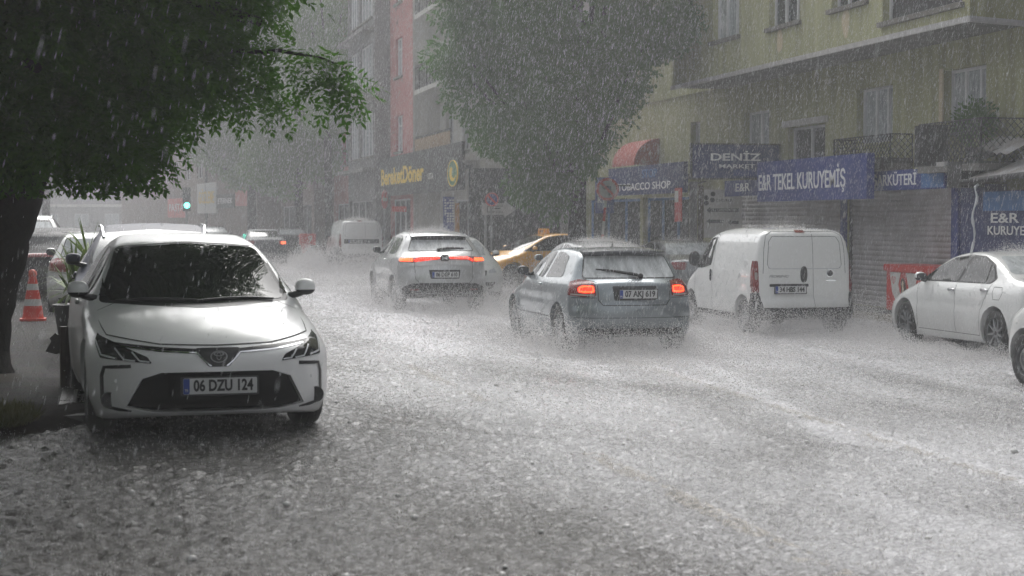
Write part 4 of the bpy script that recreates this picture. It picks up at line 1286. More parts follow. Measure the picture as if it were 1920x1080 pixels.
CARS['hatch_tail']['parts'] = [
    P('windscreen', M_WSCREEN, 'F', [(-.70,.99),(0,.975),(.70,.99),(.56,1.34),(0,1.375),(-.56,1.34)], .004, .05, .06),
    P('rear_window_seal', M_BLACK, 'B', [(-.665,1.015),(.665,1.015),(.565,1.345),(-.565,1.345)], .0015, .04, .04),
    P('rear_window', M_RGLASS, 'B', [(-.645,1.03),(.645,1.03),(.555,1.315),(-.555,1.315)], .004, .04, .04),
    P('side_window', M_SGLASS, 'LR', [(.72,1.0),(.50,1.13),(.10,1.31),(-.22,1.355),(-.36,1.355),(-.30,1.0)], .003, .05, .025),
    P('side_window', M_SGLASS, 'LR', [(-.40,1.0),(-.46,1.355),(-.78,1.345),(-1.06,1.30),(-1.20,1.06),(-1.18,1.02)], .003, .05, .03),
    P('tail_light', M_TAIL, 'B', [(.53,.785),(.515,.90),(.54,.985),(.70,1.01),(.84,.96),(.865,.80),(.70,.775)], .005, .025, .03),
    P('tail_light', M_TAIL, 'B', mir([(.53,.785),(.515,.90),(.54,.985),(.70,1.01),(.84,.96),(.865,.80),(.70,.775)]), .005, .025, .03),
    S('tailgate_seam', M_SEAM, 'B', [(.64,1.01),(.58,.99),(.50,.97),(.50,.74),(.44,.665),(-.44,.665),(-.50,.74),(-.50,.97),(-.58,.99),(-.64,1.01)], .010, .003),
    S('bumper_seam', M_SEAM, 'B', [(-.86,.765),(-.52,.765)], .007, .003), S('bumper_seam', M_SEAM, 'B', [(.86,.765),(.52,.765)], .007, .003),
    P('plate_recess', M_TRIM, 'B', [(-.31,.92),(.31,.92),(.29,.73),(-.29,.73)], .0035, .04, .02),
    P('bumper_lower', M_TRIM, 'B', [(-.70,.36),(.70,.36),(.62,.27),(-.62,.27)], .004, .04, .02),
    S('bumper_crease', M_SEAM, 'B', [(-.82,.50),(.82,.50)], .008, .002),
    S('seam', M_SEAM, 'LR', [(.95,.24),(.86,.34),(.88,.95)]), S('seam', M_SEAM, 'LR', [(-.44,.24),(-.44,.97)]),
    S('side_moulding', M_TRIM, 'LR', [(.85,.47),(-.9,.47)], .012, .004),
]
CARS['crossover'] = dict(L=4.34, W=1.79, wheel_r=.345, axles=(1.28, -1.33), cf=.38, cr=.26, cz=.07, k=.05, style='five', flare=.022,
    side=[(1.95,.24),(2.1,.28),(2.17,.48),(2.15,.72),(2.06,.86),(1.6,1.00),(1.15,1.06),(.95,1.09),(.5,1.32),(.10,1.51),(-.3,1.575),(-.85,1.58),(-1.30,1.545),(-1.50,1.505),
          (-1.80,1.24),(-1.98,1.13),(-2.10,1.08),(-2.13,1.0),(-2.08,.96),(-2.13,.80),(-2.17,.62),(-2.15,.45),(-2.05,.34),(-1.9,.28)],
    sec=[(0,.78),(.25,.84),(.38,.885),(.55,.895),(.75,.895),(.92,.885),(1.04,.855),(1.12,.81),(1.2,.765),(1.4,.66),(1.52,.58),(1.6,.52),(2.2,.3)],
    plan=[(-2.35,.935),(-2.0,.965),(-1.5,.99),(-1.0,1),(1.2,1),(1.8,.985),(2.1,.95),(2.4,.92)],
    crease=[(.72,.012)])
CARS['crossover']['parts'] = [
    P('windscreen', M_WSCREEN, 'F', [(-.72,1.10),(0,1.09),(.72,1.10),(.57,1.47),(0,1.51),(-.57,1.47)], .004, .05, .06),
    P('rear_window_seal', M_BLACK, 'B', [(-.66,1.185),(.66,1.185),(.52,1.50),(-.52,1.50)], .0015, .04, .05),
    P('rear_window', M_RGLASS, 'B', [(-.635,1.20),(.635,1.20),(.535,1.405),(-.535,1.405)], .004, .04, .03),
    P('side_window', M_SGLASS, 'LR', [(.70,1.12),(.48,1.27),(.12,1.44),(-.2,1.50),(-.34,1.50),(-.28,1.12)], .003, .05, .025),
    P('side_window', M_SGLASS, 'LR', [(-.38,1.12),(-.42,1.50),(-.85,1.49),(-1.15,1.42),(-1.22,1.18),(-1.10,1.13)], .003, .05, .03),
    P('tail_light_bar', M_TAIL, 'B', [(-.86,1.07),(-.4,1.095),(0,1.10),(.4,1.095),(.86,1.07),(.84,.985),(.56,.975),(.46,1.02),(0,1.03),(-.46,1.02),(-.56,.975),(-.84,.985)], .005, .025, .012),
    S('tailgate_seam', M_SEAM, 'B', [(.60,1.19),(.56,1.09)], .008, .003), S('tailgate_seam', M_SEAM, 'B', [(-.60,1.19),(-.56,1.09)], .008, .003),
    S('tailgate_seam', M_SEAM, 'B', [(.57,.97),(.56,.66),(.48,.58),(-.48,.58),(-.56,.66),(-.57,.97)], .008, .003),
    P('plate_recess', M_TRIM, 'B', [(-.31,.835),(.31,.835),(.28,.665),(-.28,.665)], .0035, .04, .02),
    P('bumper_lower', M_TRIM, 'B', [(-.62,.575),(.62,.575),(.80,.50),(.80,.30),(-.80,.30),(-.80,.50)], .004, .04, .03),
    S('bumper_strip', M_CHROME, 'B', [(-.56,.385),(.56,.385)], .016, .010),
    S('seam', M_SEAM, 'LR', [(.95,.3),(.88,.4),(.90,1.05)]), S('seam', M_SEAM, 'LR', [(-.36,.3),(-.36,1.08)]), S('seam', M_SEAM, 'LR', [(-1.02,.72),(-1.15,.88),(-1.2,1.1)]),
    P('sill', M_TRIM, 'LR', [(.88,.26),(.88,.36),(-.93,.36),(-.93,.26)], .005, .06, .02),
]
CARS['small_van'] = dict(L=3.96, W=1.716, wheel_r=.300, axles=(1.16, -1.353), cf=.42, cr=.07, cz=.045, k=.06, style='steel', flare=.02,
    side=[(1.8,.2),(1.93,.24),(1.98,.45),(1.95,.65),(1.84,.82),(1.50,.98),(1.30,1.05),(.95,1.30),(.55,1.55),(.15,1.685),(-.4,1.725),(-1.2,1.73),(-1.72,1.70),
          (-1.84,1.60),(-1.88,1.10),(-1.90,.60),(-1.965,.56),(-1.98,.45),(-1.96,.32),(-1.85,.25)],
    sec=[(0,.76),(.22,.80),(.32,.84),(.5,.855),(.75,.858),(.95,.85),(1.05,.84),(1.3,.80),(1.5,.755),(1.62,.70),(1.72,.60),(1.8,.5),(2.2,.4)],
    plan=[(-2.1,.965),(-1.7,.985),(-1.2,1),(.4,1),(.9,.985),(1.5,.95),(1.9,.90),(2.1,.87)],
    crease=[(.62,.010)])
CARS['small_van']['parts'] = [
    P('windscreen', M_WSCREEN, 'F', [(-.68,1.10),(0,1.08),(.68,1.10),(.60,1.55),(0,1.60),(-.60,1.55)], .004, .05, .06),
    P('side_window', M_SGLASS, 'LR', [(1.02,1.02),(.92,1.16),(.55,1.44),(.30,1.545),(.10,1.57),(.16,1.09),(.60,1.03)], .003, .05, .04),
    P('tail_light', M_TAIL, 'B', [(.775,1.20),(.84,1.20),(.86,.80),(.80,.70),(.765,.70)], .006, .025, .02),
    P('tail_light', M_TAIL, 'B', mir([(.775,1.20),(.84,1.20),(.86,.80),(.80,.70),(.765,.70)]), .006, .025, .02),
    P('tail_light_side', M_TAIL, 'LR', [(-1.69,1.20),(-1.805,1.20),(-1.815,.70),(-1.71,.70)], .005, .025, .02),
    P('bumper', M_TRIM, 'B', [(-.85,.70),(-.765,.70),(-.72,.46),(.72,.46),(.765,.70),(.85,.70),(.85,.26),(-.85,.26)], .006, .04, .02),
    P('bumper_corner', M_TRIM, 'LR', [(-1.60,.27),(-1.62,.40),(-1.71,.695),(-1.815,.695),(-1.86,.45),(-1.86,.27)], .006, .04, .02),
    P('sill', M_TRIM, 'LR', [(.80,.25),(.80,.34),(-.98,.34),(-.98,.25)], .005, .06, .01),
    S('rear_door_seam', M_SEAM, 'B', [(-.13,1.66),(-.13,.47)], .006, .003),
    S('rear_door_seam', M_SEAM, 'B', [(.70,1.0),(.68,1.40),(.64,1.60),(.52,1.665),(-.52,1.665),(-.64,1.60),(-.68,1.40),(-.70,1.0)], .007, .003),
    S('rear_panel_groove', M_SEAM, 'B', [(.60,1.08),(.63,1.14),(.60,1.50),(.54,1.585),(-.54,1.585),(-.60,1.50),(-.63,1.14),(-.60,1.08)], .007, .0025),
    S('rear_panel_ledge', M_DRL, 'B', [(.62,1.12),(.58,1.075),(-.58,1.075),(-.62,1.12)], .010, .004),
    P('plate_recess', M_TRIM, 'B', [(-.05,.835),(.60,.835),(.60,.79),(-.05,.79)], .004, .04, .015),
    P('stop_lamp', M_TAIL, 'B', [(-.02,1.685),(.14,1.685),(.14,1.645),(-.02,1.645)], .008, .02, .01),
    S('seam', M_SEAM, 'LR', [(1.0,.3),(.92,.42),(.98,.98)]), S('seam', M_SEAM, 'LR', [(.08,.32),(.06,1.0),(.02,1.58),(.24,1.64)]), S('seam', M_SEAM, 'LR', [(1.08,1.0),(.88,1.25),(.50,1.52),(.24,1.64)]),
]
CARS['saloon'] = dict(L=4.54, W=1.755, wheel_r=.318, axles=(1.35, -1.325), cf=.36, cr=.24, cz=.07, k=.05, style='nine', flare=.014,
    side=[(2.1,.18),(2.22,.22),(2.27,.42),(2.24,.60),(2.12,.72),(1.75,.865),(1.40,.955),(.90,1.16),(.35,1.36),(0,1.42),(-.4,1.435),(-.85,1.39),(-1.25,1.275),(-1.62,1.125),
          (-1.95,1.09),(-2.18,1.05),(-2.25,.88),(-2.27,.55),(-2.2,.28),(-2.0,.2)],
    sec=[(0,.78),(.2,.82),(.30,.86),(.46,.872),(.62,.877),(.78,.872),(.90,.85),(.98,.81),(1.04,.765),(1.2,.685),(1.36,.585),(1.46,.50),(2.2,.3)],
    plan=[(-2.4,.92),(-1.9,.97),(-1.2,1),(1.1,1),(1.7,.98),(2.1,.94),(2.4,.90)],
    crease=[(.66,.012),(.30,.010)])
CARS['saloon']['parts'] = [
    P('windscreen', M_WSCREEN, 'F', [(-.70,.99),(0,.975),(.70,.99),(.55,1.335),(0,1.37),(-.55,1.335)], .004, .05, .06),
    P('rear_window', M_RGLASS, 'B', [(-.66,1.13),(.66,1.13),(.50,1.365),(-.50,1.365)], .003, .05, .06),
    P('window_trim', M_BLACK, 'LR', [(1.04,.965),(.78,1.08),(.24,1.325),(-.2,1.375),(-.62,1.36),(-1.0,1.25),(-1.22,1.06),(-1.12,.985)], .0015, .05, .04),
    P('side_window', M_SGLASS, 'LR', [(.96,.985),(.74,1.085),(.22,1.305),(-.18,1.355),(-.24,1.355),(-.16,.995)], .004, .05, .02),
    P('side_window', M_SGLASS, 'LR', [(-.24,.995),(-.32,1.355),(-.60,1.34),(-.88,1.265),(-.95,1.0)], .004, .05, .025),
    P('side_window', M_SGLASS, 'LR', [(-.985,1.0),(-.93,1.245),(-1.08,1.15),(-1.16,1.06),(-1.10,1.005)], .004, .05, .02),
    P('tail_light', M_TAIL, 'B', [(.45,.98),(.84,.99),(.87,.84),(.50,.82)], .005, .03, .03),
    P('tail_light', M_TAIL, 'B', mir([(.45,.98),(.84,.99),(.87,.84),(.50,.82)]), .005, .03, .03),
    P('headlight', M_LAMP, 'F', [(-.84,.77),(-.80,.62),(-.42,.60),(-.46,.67)], .006, .03, .02),
    P('headlight', M_LAMP, 'F', mir([(-.84,.77),(-.80,.62),(-.42,.60),(-.46,.67)]), .006, .03, .02),
    P('grille', M_BLACK, 'F', [(-.40,.66),(.40,.66),(.36,.54),(-.36,.54)], .005, .04, .02),
    P('lower_grille', M_BLACK, 'F', [(-.60,.40),(.60,.40),(.52,.24),(-.52,.24)], .005, .04, .03),
    S('boot_seam', M_SEAM, 'B', [(.66,1.06),(.48,1.0),(.44,.66),(-.44,.66),(-.48,1.0),(-.66,1.06)], .008, .003),
    S('seam', M_SEAM, 'LR', [(1.0,.24),(.92,.34),(.95,.95)]), S('seam', M_SEAM, 'LR', [(-.22,.26),(-.20,.96)]), S('seam', M_SEAM, 'LR', [(-.92,.26),(-.95,.62),(-1.08,.8),(-1.16,.99)]),
    S('seam', M_SEAM, 'LR', [(.92,.26),(-.92,.26)]),
    S('seam', M_SEAM, 'LR', [(-1.25,.95),(-1.45,.95),(-1.50,.88),(-1.45,.78),(-1.30,.78),(-1.25,.86)], .006, .0022, True),
]

BODY = {}
def body_of(kind, res):
    REACH[0] = {'sedan_nose': .56, 'small_van': .24, 'saloon': .20}.get(kind, .34)
    if kind not in BODY:
        BODY[kind] = make_body(CARS[kind], res)
    return BODY[kind]

def plate(parent, x, z, view, txt, yc=0.0, tilt=0.0, holder=True):
    sg = 1 if view == 'F' else -1
    # the plate faces +x (front) or -x (rear)
    B = Basis((x, yc, z), (0, sg, 0), (sg * math.sin(tilt) * -1, 0, math.cos(tilt)), (sg * math.cos(tilt), 0, math.sin(tilt)))
    m = MB()
    if holder: m.prism(B, rnd([(-.275,-.068),(.275,-.068),(.275,.066),(-.275,.066)], .01), -.008, .004, 1)
    m.prism(B, rnd([(-.26,-.056),(.26,-.056),(.26,.056),(-.26,.056)], .008), .002, .009, 0)
    m.prism(B, [(-.259,-.054),(-.215,-.054),(-.215,.054),(-.259,.054)], .008, .0105, 2)
    pl = m.build('number_plate', [M_PLATE, M_TRIM, M_PBLUE], parent, world=False)
    put_text(txt, B, .022, 0, .0112, .080, M_INK, pl, width=.42, bold=.032, world=False)
    put_text('TR', B, -.237, -.03, .0125, .020, M_PLATE, pl, width=.026, world=False)
    return pl

def build_car(kind, name, label, cat, paint, loc, rz, group=None, res=17, skip=(), glass=None, wheel_style=None, mirrors=True, mirror_mat=None, handles=True, plate_txt=None, swap=None):
    sp = CARS[kind]
    me, bvh = body_of(kind, res)
    root = thing(name, label, cat, loc, rz, group)
    bm_ = me.copy(); bm_.materials.clear(); bm_.materials.append(paint); bm_.materials.append(M_TRIM)
    link('body', bm_, root)
    swap = swap or {}
    for d in sp['parts']:
        if d['n'] in skip: continue
        m = swap.get(d['n'], d['m'])
        for view in (d['v'] if d['v'] == 'LR' else [d['v']]):
            mb = MB()
            if 'p' in d: patch(mb, bvh, rnd(d['p'], d['r']), view, d['e'], d['c'], fair=d['n'] in ('windscreen', 'rear_window', 'side_window'))
            else: strip(mb, bvh, d['s'], view, d['w'], d['e'], closed=d['cl'])
            mb.build(d['n'], m, root, smooth=True, world=False, sharp=60)
    # wheels
    tm, rm = wheel_meshes(wheel_style or sp['style'], sp['wheel_r'], .205)
    for a in sp['axles']:
        for s in (1, -1):
            w = link('wheel', tm, root)
            w.location = (a, s * (sp['W'] / 2 - .125), sp['wheel_r'])
            w.rotation_euler = (0, random.uniform(0, 1.2), 0 if s > 0 else math.pi)
            link('rim', rm, w)
    zb = {'sedan_nose': 1.0, 'hatch_tail': 1.03, 'crossover': 1.15, 'small_van': 1.08, 'saloon': 1.0}[kind]
    xm = {'sedan_nose': .70, 'hatch_tail': .62, 'crossover': .60, 'small_van': .98, 'saloon': .74}[kind]
    big = kind == 'small_van'
    if mirrors:
        for s in (1, -1):
            p = cast(bvh, 'L' if s > 0 else 'R', xm, zb - .02, 0)
            m = MB()
            hz = .13 if big else .066
            c = (xm + .02, p.y + s * (.11 if not big else .12), zb + (.10 if big else .035))
            m.blob(c, .058, .082 if not big else .095, hz, 18, 12, 2.5, 0)
            if not mirror_mat:
                for q_ in range(len(m.f)):
                    if q_ // 18 < 5: m.m[q_] = 2
            B = Basis((c[0] - .057, c[1], c[2]), (0, -s, 0), (0, 0, 1), (-1, 0, 0))
            m.prism(B, rnd([(-.075, -hz*.72), (.075, -hz*.72), (.075, hz*.72), (-.075, hz*.72)], .04), -.01, .006, 1)
            m.tube([(xm + .03, p.y - s * .03, zb - .04), (xm + .03, p.y + s * .07, zb - .015), (xm + .02, p.y + s * .12, zb + .02)], [.030, .026, .03], 8, 2)
            m.build('wing_mirror', [mirror_mat or paint, M_MIRG, M_BLACK], root, smooth=True, world=False)
    if handles:
        hx = {'sedan_nose': [(-.20, .90), (-1.12, .92)], 'hatch_tail': [(-.28, .90)], 'crossover': [(-.24, 1.0)], 'small_van': [(.14, .92)], 'saloon': [(-.10, .87), (-1.02, .90)]}[kind]
        for x, z in hx:
            for s in (1, -1):
                p = cast(bvh, 'L' if s > 0 else 'R', x, z, 0)
                m = MB()
                if big: m.blob((x, p.y + s*.004, z), .028, .018, .10, 14, 10, 3, 0)
                else: m.blob((x, p.y + s*.014, z), .095, .018, .022, 16, 10, 3.2, 0)
                m.build('door_handle', M_TRIM if big else (M_CHROME if kind == 'saloon' else paint), root, smooth=True, world=False)
    return root, bvh
# ------------------------------------------------------------------ the vehicles in the street
AWAY, TOWARD = R(90), R(-90)
PEARL = wet_paint('paint_pearl_white', (0.85, 0.86, 0.865), 0.0, 0.35, .2, .7, .11)
SILVER = wet_paint('paint_silver', (0.52, 0.53, 0.53), 0.4, 0.28, .35)
BLUEGREY = wet_paint('paint_blue_grey', (0.25, 0.285, 0.305), 0.5, 0.28, .35)
WHITE = wet_paint('paint_white', (0.78, 0.79, 0.775), 0.0, 0.3, .35)
DARK = wet_paint('paint_black', (0.012, 0.013, 0.015), 0.0, 0.55, .3, .04, .3)
DARK.node_tree.nodes['Principled BSDF'].inputs['Specular IOR Level'].default_value = .2
NAVY = wet_paint('paint_dark_navy', (0.018, 0.024, 0.045), 0.0, 0.5, .3, .08, .25)
NAVY.node_tree.nodes['Principled BSDF'].inputs['Specular IOR Level'].default_value = .25
GREY = wet_paint('paint_mid_grey', (0.22, 0.225, 0.235), 0.5, 0.3, .4)
TAXI = wet_paint('paint_taxi_yellow', (0.80, 0.38, 0.01), 0.0, 0.3, .6)

def extra(root, name, mb, m, smooth=True, sharp=40):
    return mb.build(name, m, root, smooth=smooth, world=False, sharp=sharp)

# --- the parked saloon in front: faces us
X0, TURN = .755, R(3.6)
car, bv = build_car('sedan_nose', 'parked_car', 'silver white saloon parked facing us under the dark tree with plate 06 DZU 124', 'car', PEARL,
                    (X0 - 2.315 * math.sin(TURN), 12.15 + 2.315 * math.cos(TURN), gz(0)), TOWARD + TURN, 'cars parked along the left kerb', res=26)
plate(car, 2.345, .405, 'F', '06 DZU 124', 0.0, .0)
for s in (1, -1):
    lamp = [c for c in car.children if c.name.startswith('headlight')][0 if s < 0 else 1]
    m = MB()
    for q in ([(-.822,.705),(-.79,.605),(-.70,.588)], [(-.70,.655),(-.645,.583),(-.57,.574)], [(-.59,.635),(-.54,.576),(-.475,.570)]):
        strip(m, bv, [(-s * a, b) for a, b in q], 'F', .011, .010, .03)
    m.build('light_strip', M_DRL, lamp, smooth=True, world=False)
    for c in [c for c in car.children if c.name.startswith('fog_lamp_bezel')][0 if s < 0 else 1:][:1]:
        p = cast(bv, 'F', s * .745, .290, .004)
        B = Basis(p, (0, 1, 0), (0, 0, 1), (1, 0, 0))
        mm = MB().disc(B, 0, 0, .052, -.02, .01, 24, 0).ring(B, 0, 0, .050, .058, -.02, .014, 24, 1)
        mm.build('fog_lamp', [M_LAMP, M_BLACK], c, world=False)
    p = cast(bv, 'F', s * .70, .43, 0)
    extra(car, 'parking_sensor', MB().disc(Basis(p, (0, 1, 0), (0, 0, 1), (1, 0, 0)), 0, 0, .013, -.02, .004, 16), PEARL)
B = Basis(cast(bv, 'F', 0, .605, .006), (0, 1, 0), (-.1, 0, 1), (1, 0, .1))
m = MB().ring(B, 0, 0, .037, .043, 0, .008, 40, 0, 1.42)
m.ring(B, 0, .003, .023, .028, 0, .008, 28, 0, .60).ring(B, 0, .019, .011, .016, 0, .008, 28, 0, 2.4)
extra(car, 'emblem', m, M_STEEL)
g = [c for c in car.children if c.name.startswith('grille') and 'bar' not in c.name][0]
m = MB()
for i in range(9):
    z = .238 + i * .028
    hw = float(np.interp(z, [.215, .245, .45, .50], [.45, .63, .52, .38])) - .02
    strip(m, bv, [(-hw, z), (-hw * .5, z - .004), (0, z - .005), (hw * .5, z - .004), (hw, z)], 'F', .007, -.040, .08)
m.build('grille_slats', M_GRILLE, g, smooth=True, world=False)
for y0, y1 in ((-.62, .02), (-.02, .60)):       # wipers lying at the foot of the windscreen
    extra(car, 'wiper', MB().tube([cast(bv, 'F', y0 + (y1 - y0) * t, .945 + .018 * math.sin(t * 3.1), .016) for t in np.linspace(0, 1, 8)], .009, 6), M_BLACK)
extra(car, 'lower_lip', strip(MB(), bv, [(-.74,.21),(-.5,.205),(0,.20),(.5,.205),(.74,.21)], 'F', .016, .010), PEARL)

# --- blue-grey hatchback in mid road, brake lamps on
car, bv = build_car('hatch_tail', 'hatchback', 'blue grey three-door hatchback with lit brake lamps and plate 07 AKJ 619', 'car', BLUEGREY,
                    (6.82, 23.62, gz(6.5)), AWAY, res=24, mirror_mat=M_BLACK)
plate(car, -2.092, .815, 'B', '07 AKJ 619', -.03, -.06)
tl = [c for c in car.children if c.name.startswith('tail_light')]
for o, s in zip(tl, (1, -1)):
    q = lambda pts: [(s * a, b) for a, b in pts]
    patch(MB(), bv, rnd(q([(.545,.83),(.545,.925),(.68,.93),(.745,.90),(.745,.835),(.68,.825)]), .02), 'B', .010, .025).build('brake_lamp', M_BRAKE, o, smooth=True, world=False)
    strip(MB(), bv, q([(.56,.845),(.56,.912),(.66,.916),(.725,.895),(.725,.850),(.66,.842)]), 'B', .016, .013, .03, closed=True).build('lamp_ring', M_BRAKEHOT, o, smooth=True, world=False)
    patch(MB(), bv, rnd(q([(.55,.785),(.83,.80),(.83,.82),(.55,.812)]), .008), 'B', .010, .03).build('reversing_lens', M_TAILC, o, smooth=True, world=False)
# roof spoiler: a wing over the rear window
m = MB()
us = np.linspace(-.58, .58, 25)
prof = [(-1.30, 1.435), (-1.55, 1.420), (-1.70, 1.392), (-1.715, 1.372), (-1.69, 1.335), (-1.62, 1.325), (-1.45, 1.36)]
vs = []
for u in us:
    e = 1 - .55 * (abs(u) / .58) ** 6
    for x, z in prof:
        xx = x + .20 * u * u; zz = z - .075 * u * u
        vs.append((-1.45 + (xx + 1.45) * e, u, 1.37 + (zz - 1.37) * e))
n = len(prof)
m.add(vs, [(n*i+k, n*i+(k+1) % n, n*(i+1)+(k+1) % n, n*(i+1)+k) for i in range(24) for k in range(n)] + [tuple(range(n)), tuple(range(24*n+n-1, 24*n-1, -1))])
extra(car, 'roof_spoiler', m, [wet_paint('paint_spoiler', (0.05, 0.056, 0.062), .3, .3)], sharp=35)
m = MB()
for i in range(4):
    B = Basis(cast(bv, 'B', 0, .965, .004), (0, -1, 0), (-.25, 0, 1), (-1, 0, -.25))
    m.ring(B, -.066 + i * .044, 0, .022, .029, -.004, .008, 24)
extra(car, 'emblem', m, M_CHROME)
m = MB().tube([cast(bv, 'B', -.12, 1.035, .02), cast(bv, 'B', -.05, 1.06, .03), cast(bv, 'B', .30, 1.12, .022), cast(bv, 'B', .46, 1.135, .018)], [.020, .022, .014, .008], 8)
m.blob(tuple(cast(bv, 'B', -.12, 1.045, .02)), .03, .035, .035)
extra(car, 'wiper', m, M_BLACK)
p = cast(bv, 'T', -.95, 0, 0)
extra(car, 'aerial', MB().add([(p.x+.07, 0, p.z-.006), (p.x-.05, .028, p.z-.006), (p.x-.05, -.028, p.z-.006), (p.x-.055, 0, p.z+.075), (p.x-.02, 0, p.z+.062)], [(0,1,4),(1,3,4),(0,4,2),(2,4,3),(1,2,3),(0,2,1)]), M_BLACK, False)
extra(car, 'exhaust', MB().lathe([(.030, -2.08), (.036, -2.08), (.036, -1.8), (.030, -1.8)], 20, 'y', (0, 0, 0), 0, True), M_CHROME)
ex = car.children[-1] if car.children[-1].name.startswith('exhaust') else [c for c in car.children if c.name.startswith('exhaust')][0]
ex.data.transform(Matrix.Rotation(R(-90), 4, 'Z')); ex.data.transform(Matrix.Translation((0, .40, .25)))
extra(car, 'keyhole', MB().disc(Basis(cast(bv, 'B', -.345, .735, 0), (0, 1, 0), (0, 0, 1), (-1, 0, 0)), 0, 0, .012, -.02, .005, 12), M_CHROME)

# --- pale crossover ahead, tail lamps joined by a red bar
car, bv = build_car('crossover', 'crossover_car', 'silver white crossover with a full width red tail light bar and plate 06 DGP 610', 'car', SILVER,
                    (6.28, 34.1, gz(6)), AWAY, res=20, mirror_mat=M_BLACK)
plate(car, -2.175, .745, 'B', '06 DGP 610', 0, -.1)
bar = [c for c in car.children if c.name.startswith('tail_light_bar')][0]
for s in (1, -1):
    q = lambda pts: [(s * a, b) for a, b in pts]
    patch(MB(), bv, rnd(q([(.10,1.09),(.10,1.045),(.47,1.035),(.57,.99),(.58,1.03),(.50,1.065),(.46,1.088)]), .01), 'B', .010, .03).build('brake_lamp', M_BRAKE, bar, smooth=True, world=False)
    patch(MB(), bv, rnd(q([(.60,1.065),(.84,1.055),(.83,1.0),(.60,.995)]), .012), 'B', .010, .03).build('brake_lamp', M_BRAKEHOT, bar, smooth=True, world=False)
B = Basis(cast(bv, 'B', 0, 1.06, .004), (0, -1, 0), (0, 0, 1), (-1, 0, 0))
m = MB().prism(B, rnd([(-.075,-.06),(.075,-.06),(.07,.065),(-.07,.065)], .02), -.02, .014, 1)
for a, b, c, d in ((-.042,-.042,-.040,.042),(.042,-.042,.040,.042),(-.035,0,.035,0)):
    m.tube([B.P(a, b, .018), B.P(c, d, .018)], .008, 6, 0)
extra(car, 'emblem', m, [M_CHROME, M_BLACK])
m = MB().tube([cast(bv, 'B', .10, 1.215, .022), cast(bv, 'B', -.10, 1.235, .03), cast(bv, 'B', -.44, 1.24, .02)], [.026, .024, .010], 8)
extra(car, 'wiper', m, M_BLACK)
m = MB()
vs = []
for u in np.linspace(-.56, .56, 15):
    for x, z in ((-1.32, 1.545), (-1.62, 1.515), (-1.655, 1.495), (-1.60, 1.478), (-1.40, 1.50)):
        vs.append((x + .22 * u * u, u, z - .06 * u * u))
m.add(vs, [(5*i+k, 5*i+(k+1) % 5, 5*i+5+(k+1) % 5, 5*i+5+k) for i in range(14) for k in range(5)] + [(0,1,2,3,4), (74,73,72,71,70)])
extra(car, 'roof_spoiler', m, SILVER)
for s in (1, -1):
    extra(car, 'reflector', patch(MB(), bv, [(s*.50,.47),(s*.66,.47),(s*.66,.44),(s*.50,.44)], 'B', .008, .03), M_TAIL)

# --- the small white van beside the hatchback
car, bv = build_car('small_van', 'panel_van', 'small white panel van with closed rear doors and plate 34 HBS 144', 'van', WHITE,
                    (10.76, 26.97, gz(10.7)), AWAY, res=22, mirror_mat=M_BLACK)
plate(car, -1.935, .745, 'B', '34 HBS 144', .27)
for o, s in zip([c for c in car.children if c.name.startswith('tail_light') and 'side' not in c.name], (1, -1)):
    patch(MB(), bv, rnd([(s*.785,1.02),(s*.82,1.02),(s*.82,.90),(s*.785,.90)], .02), 'B', .011, .03).build('reversing_lens', M_TAILC, o, smooth=True, world=False)
p = cast(bv, 'B', .03, .985, 0)
extra(car, 'door_handle', MB().blob((p.x - .01, .03, .985), .022, .058, .13, 16, 12, 2.6), M_BLACK)
B = Basis(cast(bv, 'B', -.42, 1.0, .003), (0, -1, 0), (0, 0, 1), (-1, 0, 0))
extra(car, 'emblem', MB().ring(B, 0, 0, .050, .060, -.01, .012, 28, 0).disc(B, 0, 0, .05, -.01, .007, 24, 1).bbox(B, -.10, .10, -.125, -.105, -.01, .006, 0), [M_CHROME, M_TRIM])
B2 = Basis(cast(bv, 'B', .44, .955, .004), (0, -1, 0), (0, 0, 1), (-1, 0, 0))
put_text('FIORINO', B2, 0, 0, .002, .040, M_STEEL, car, width=.34, world=False, shear=.3)

# --- white saloon at the right kerb, nose away, seen along its left side
car, bv = build_car('saloon', 'saloon_car', 'clean white saloon with dark windows stopped beside the red ice cream freezer', 'car', WHITE,
                    (12.66, 22.35, gz(12.7)), AWAY, res=22)

# --- white van cut by the right edge: only the nose side with a steel wheel
car, bv = build_car('small_van', 'panel_van', 'white van cut off by the right edge, black tyre on a steel wheel', 'van', WHITE,
                    (10.70, 15.75, gz(10.7)), AWAY, res=22, mirror_mat=M_BLACK)

# --- dark crossover right behind the parked saloon, roof rails shining
def roof_rails(car, bv, m, x0, x1, y=.56, h=.045):
    for s in (1, -1):
        pts = [cast(bv, 'T', x0 + (x1 - x0) * t, s * (y + .03 * math.sin(t * math.pi)), h * min(1, 6 * t, 6 * (1 - t)) + .004) for t in np.linspace(0, 1, 16)]
        extra(car, 'roof_rail', MB().tube(pts, .017, 8), m)
car, bv = build_car('crossover', 'parked_car', 'dark navy crossover with bright roof rails parked directly behind the silver white saloon', 'car', NAVY,
                    (.50, 20.0, gz(0) - .04), TOWARD, 'cars parked along the left kerb', res=20, swap={'windscreen': glass_mat('mid_grey_windscreen', (.14, .155, .16), .08, .1)})  # windscreen glass toned to a mid grey
roof_rails(car, bv, M_CHROME, .25, -1.35)
car, bv = build_car('hatch_tail', 'parked_car', 'white hatchback with red tail lights parked behind the yucca plant', 'car', WHITE,
                    (-.12, 30.4, gz(0) - .05), AWAY, 'cars parked along the left kerb', res=17)
car, bv = build_car('crossover', 'parked_car', 'black car with wet windows parked behind the traffic cone', 'car', DARK,
                    (-1.02, 35.2, gz(0) - .15), AWAY, 'cars parked along the left kerb', res=17, swap={'rear_window': M_SGLASS})
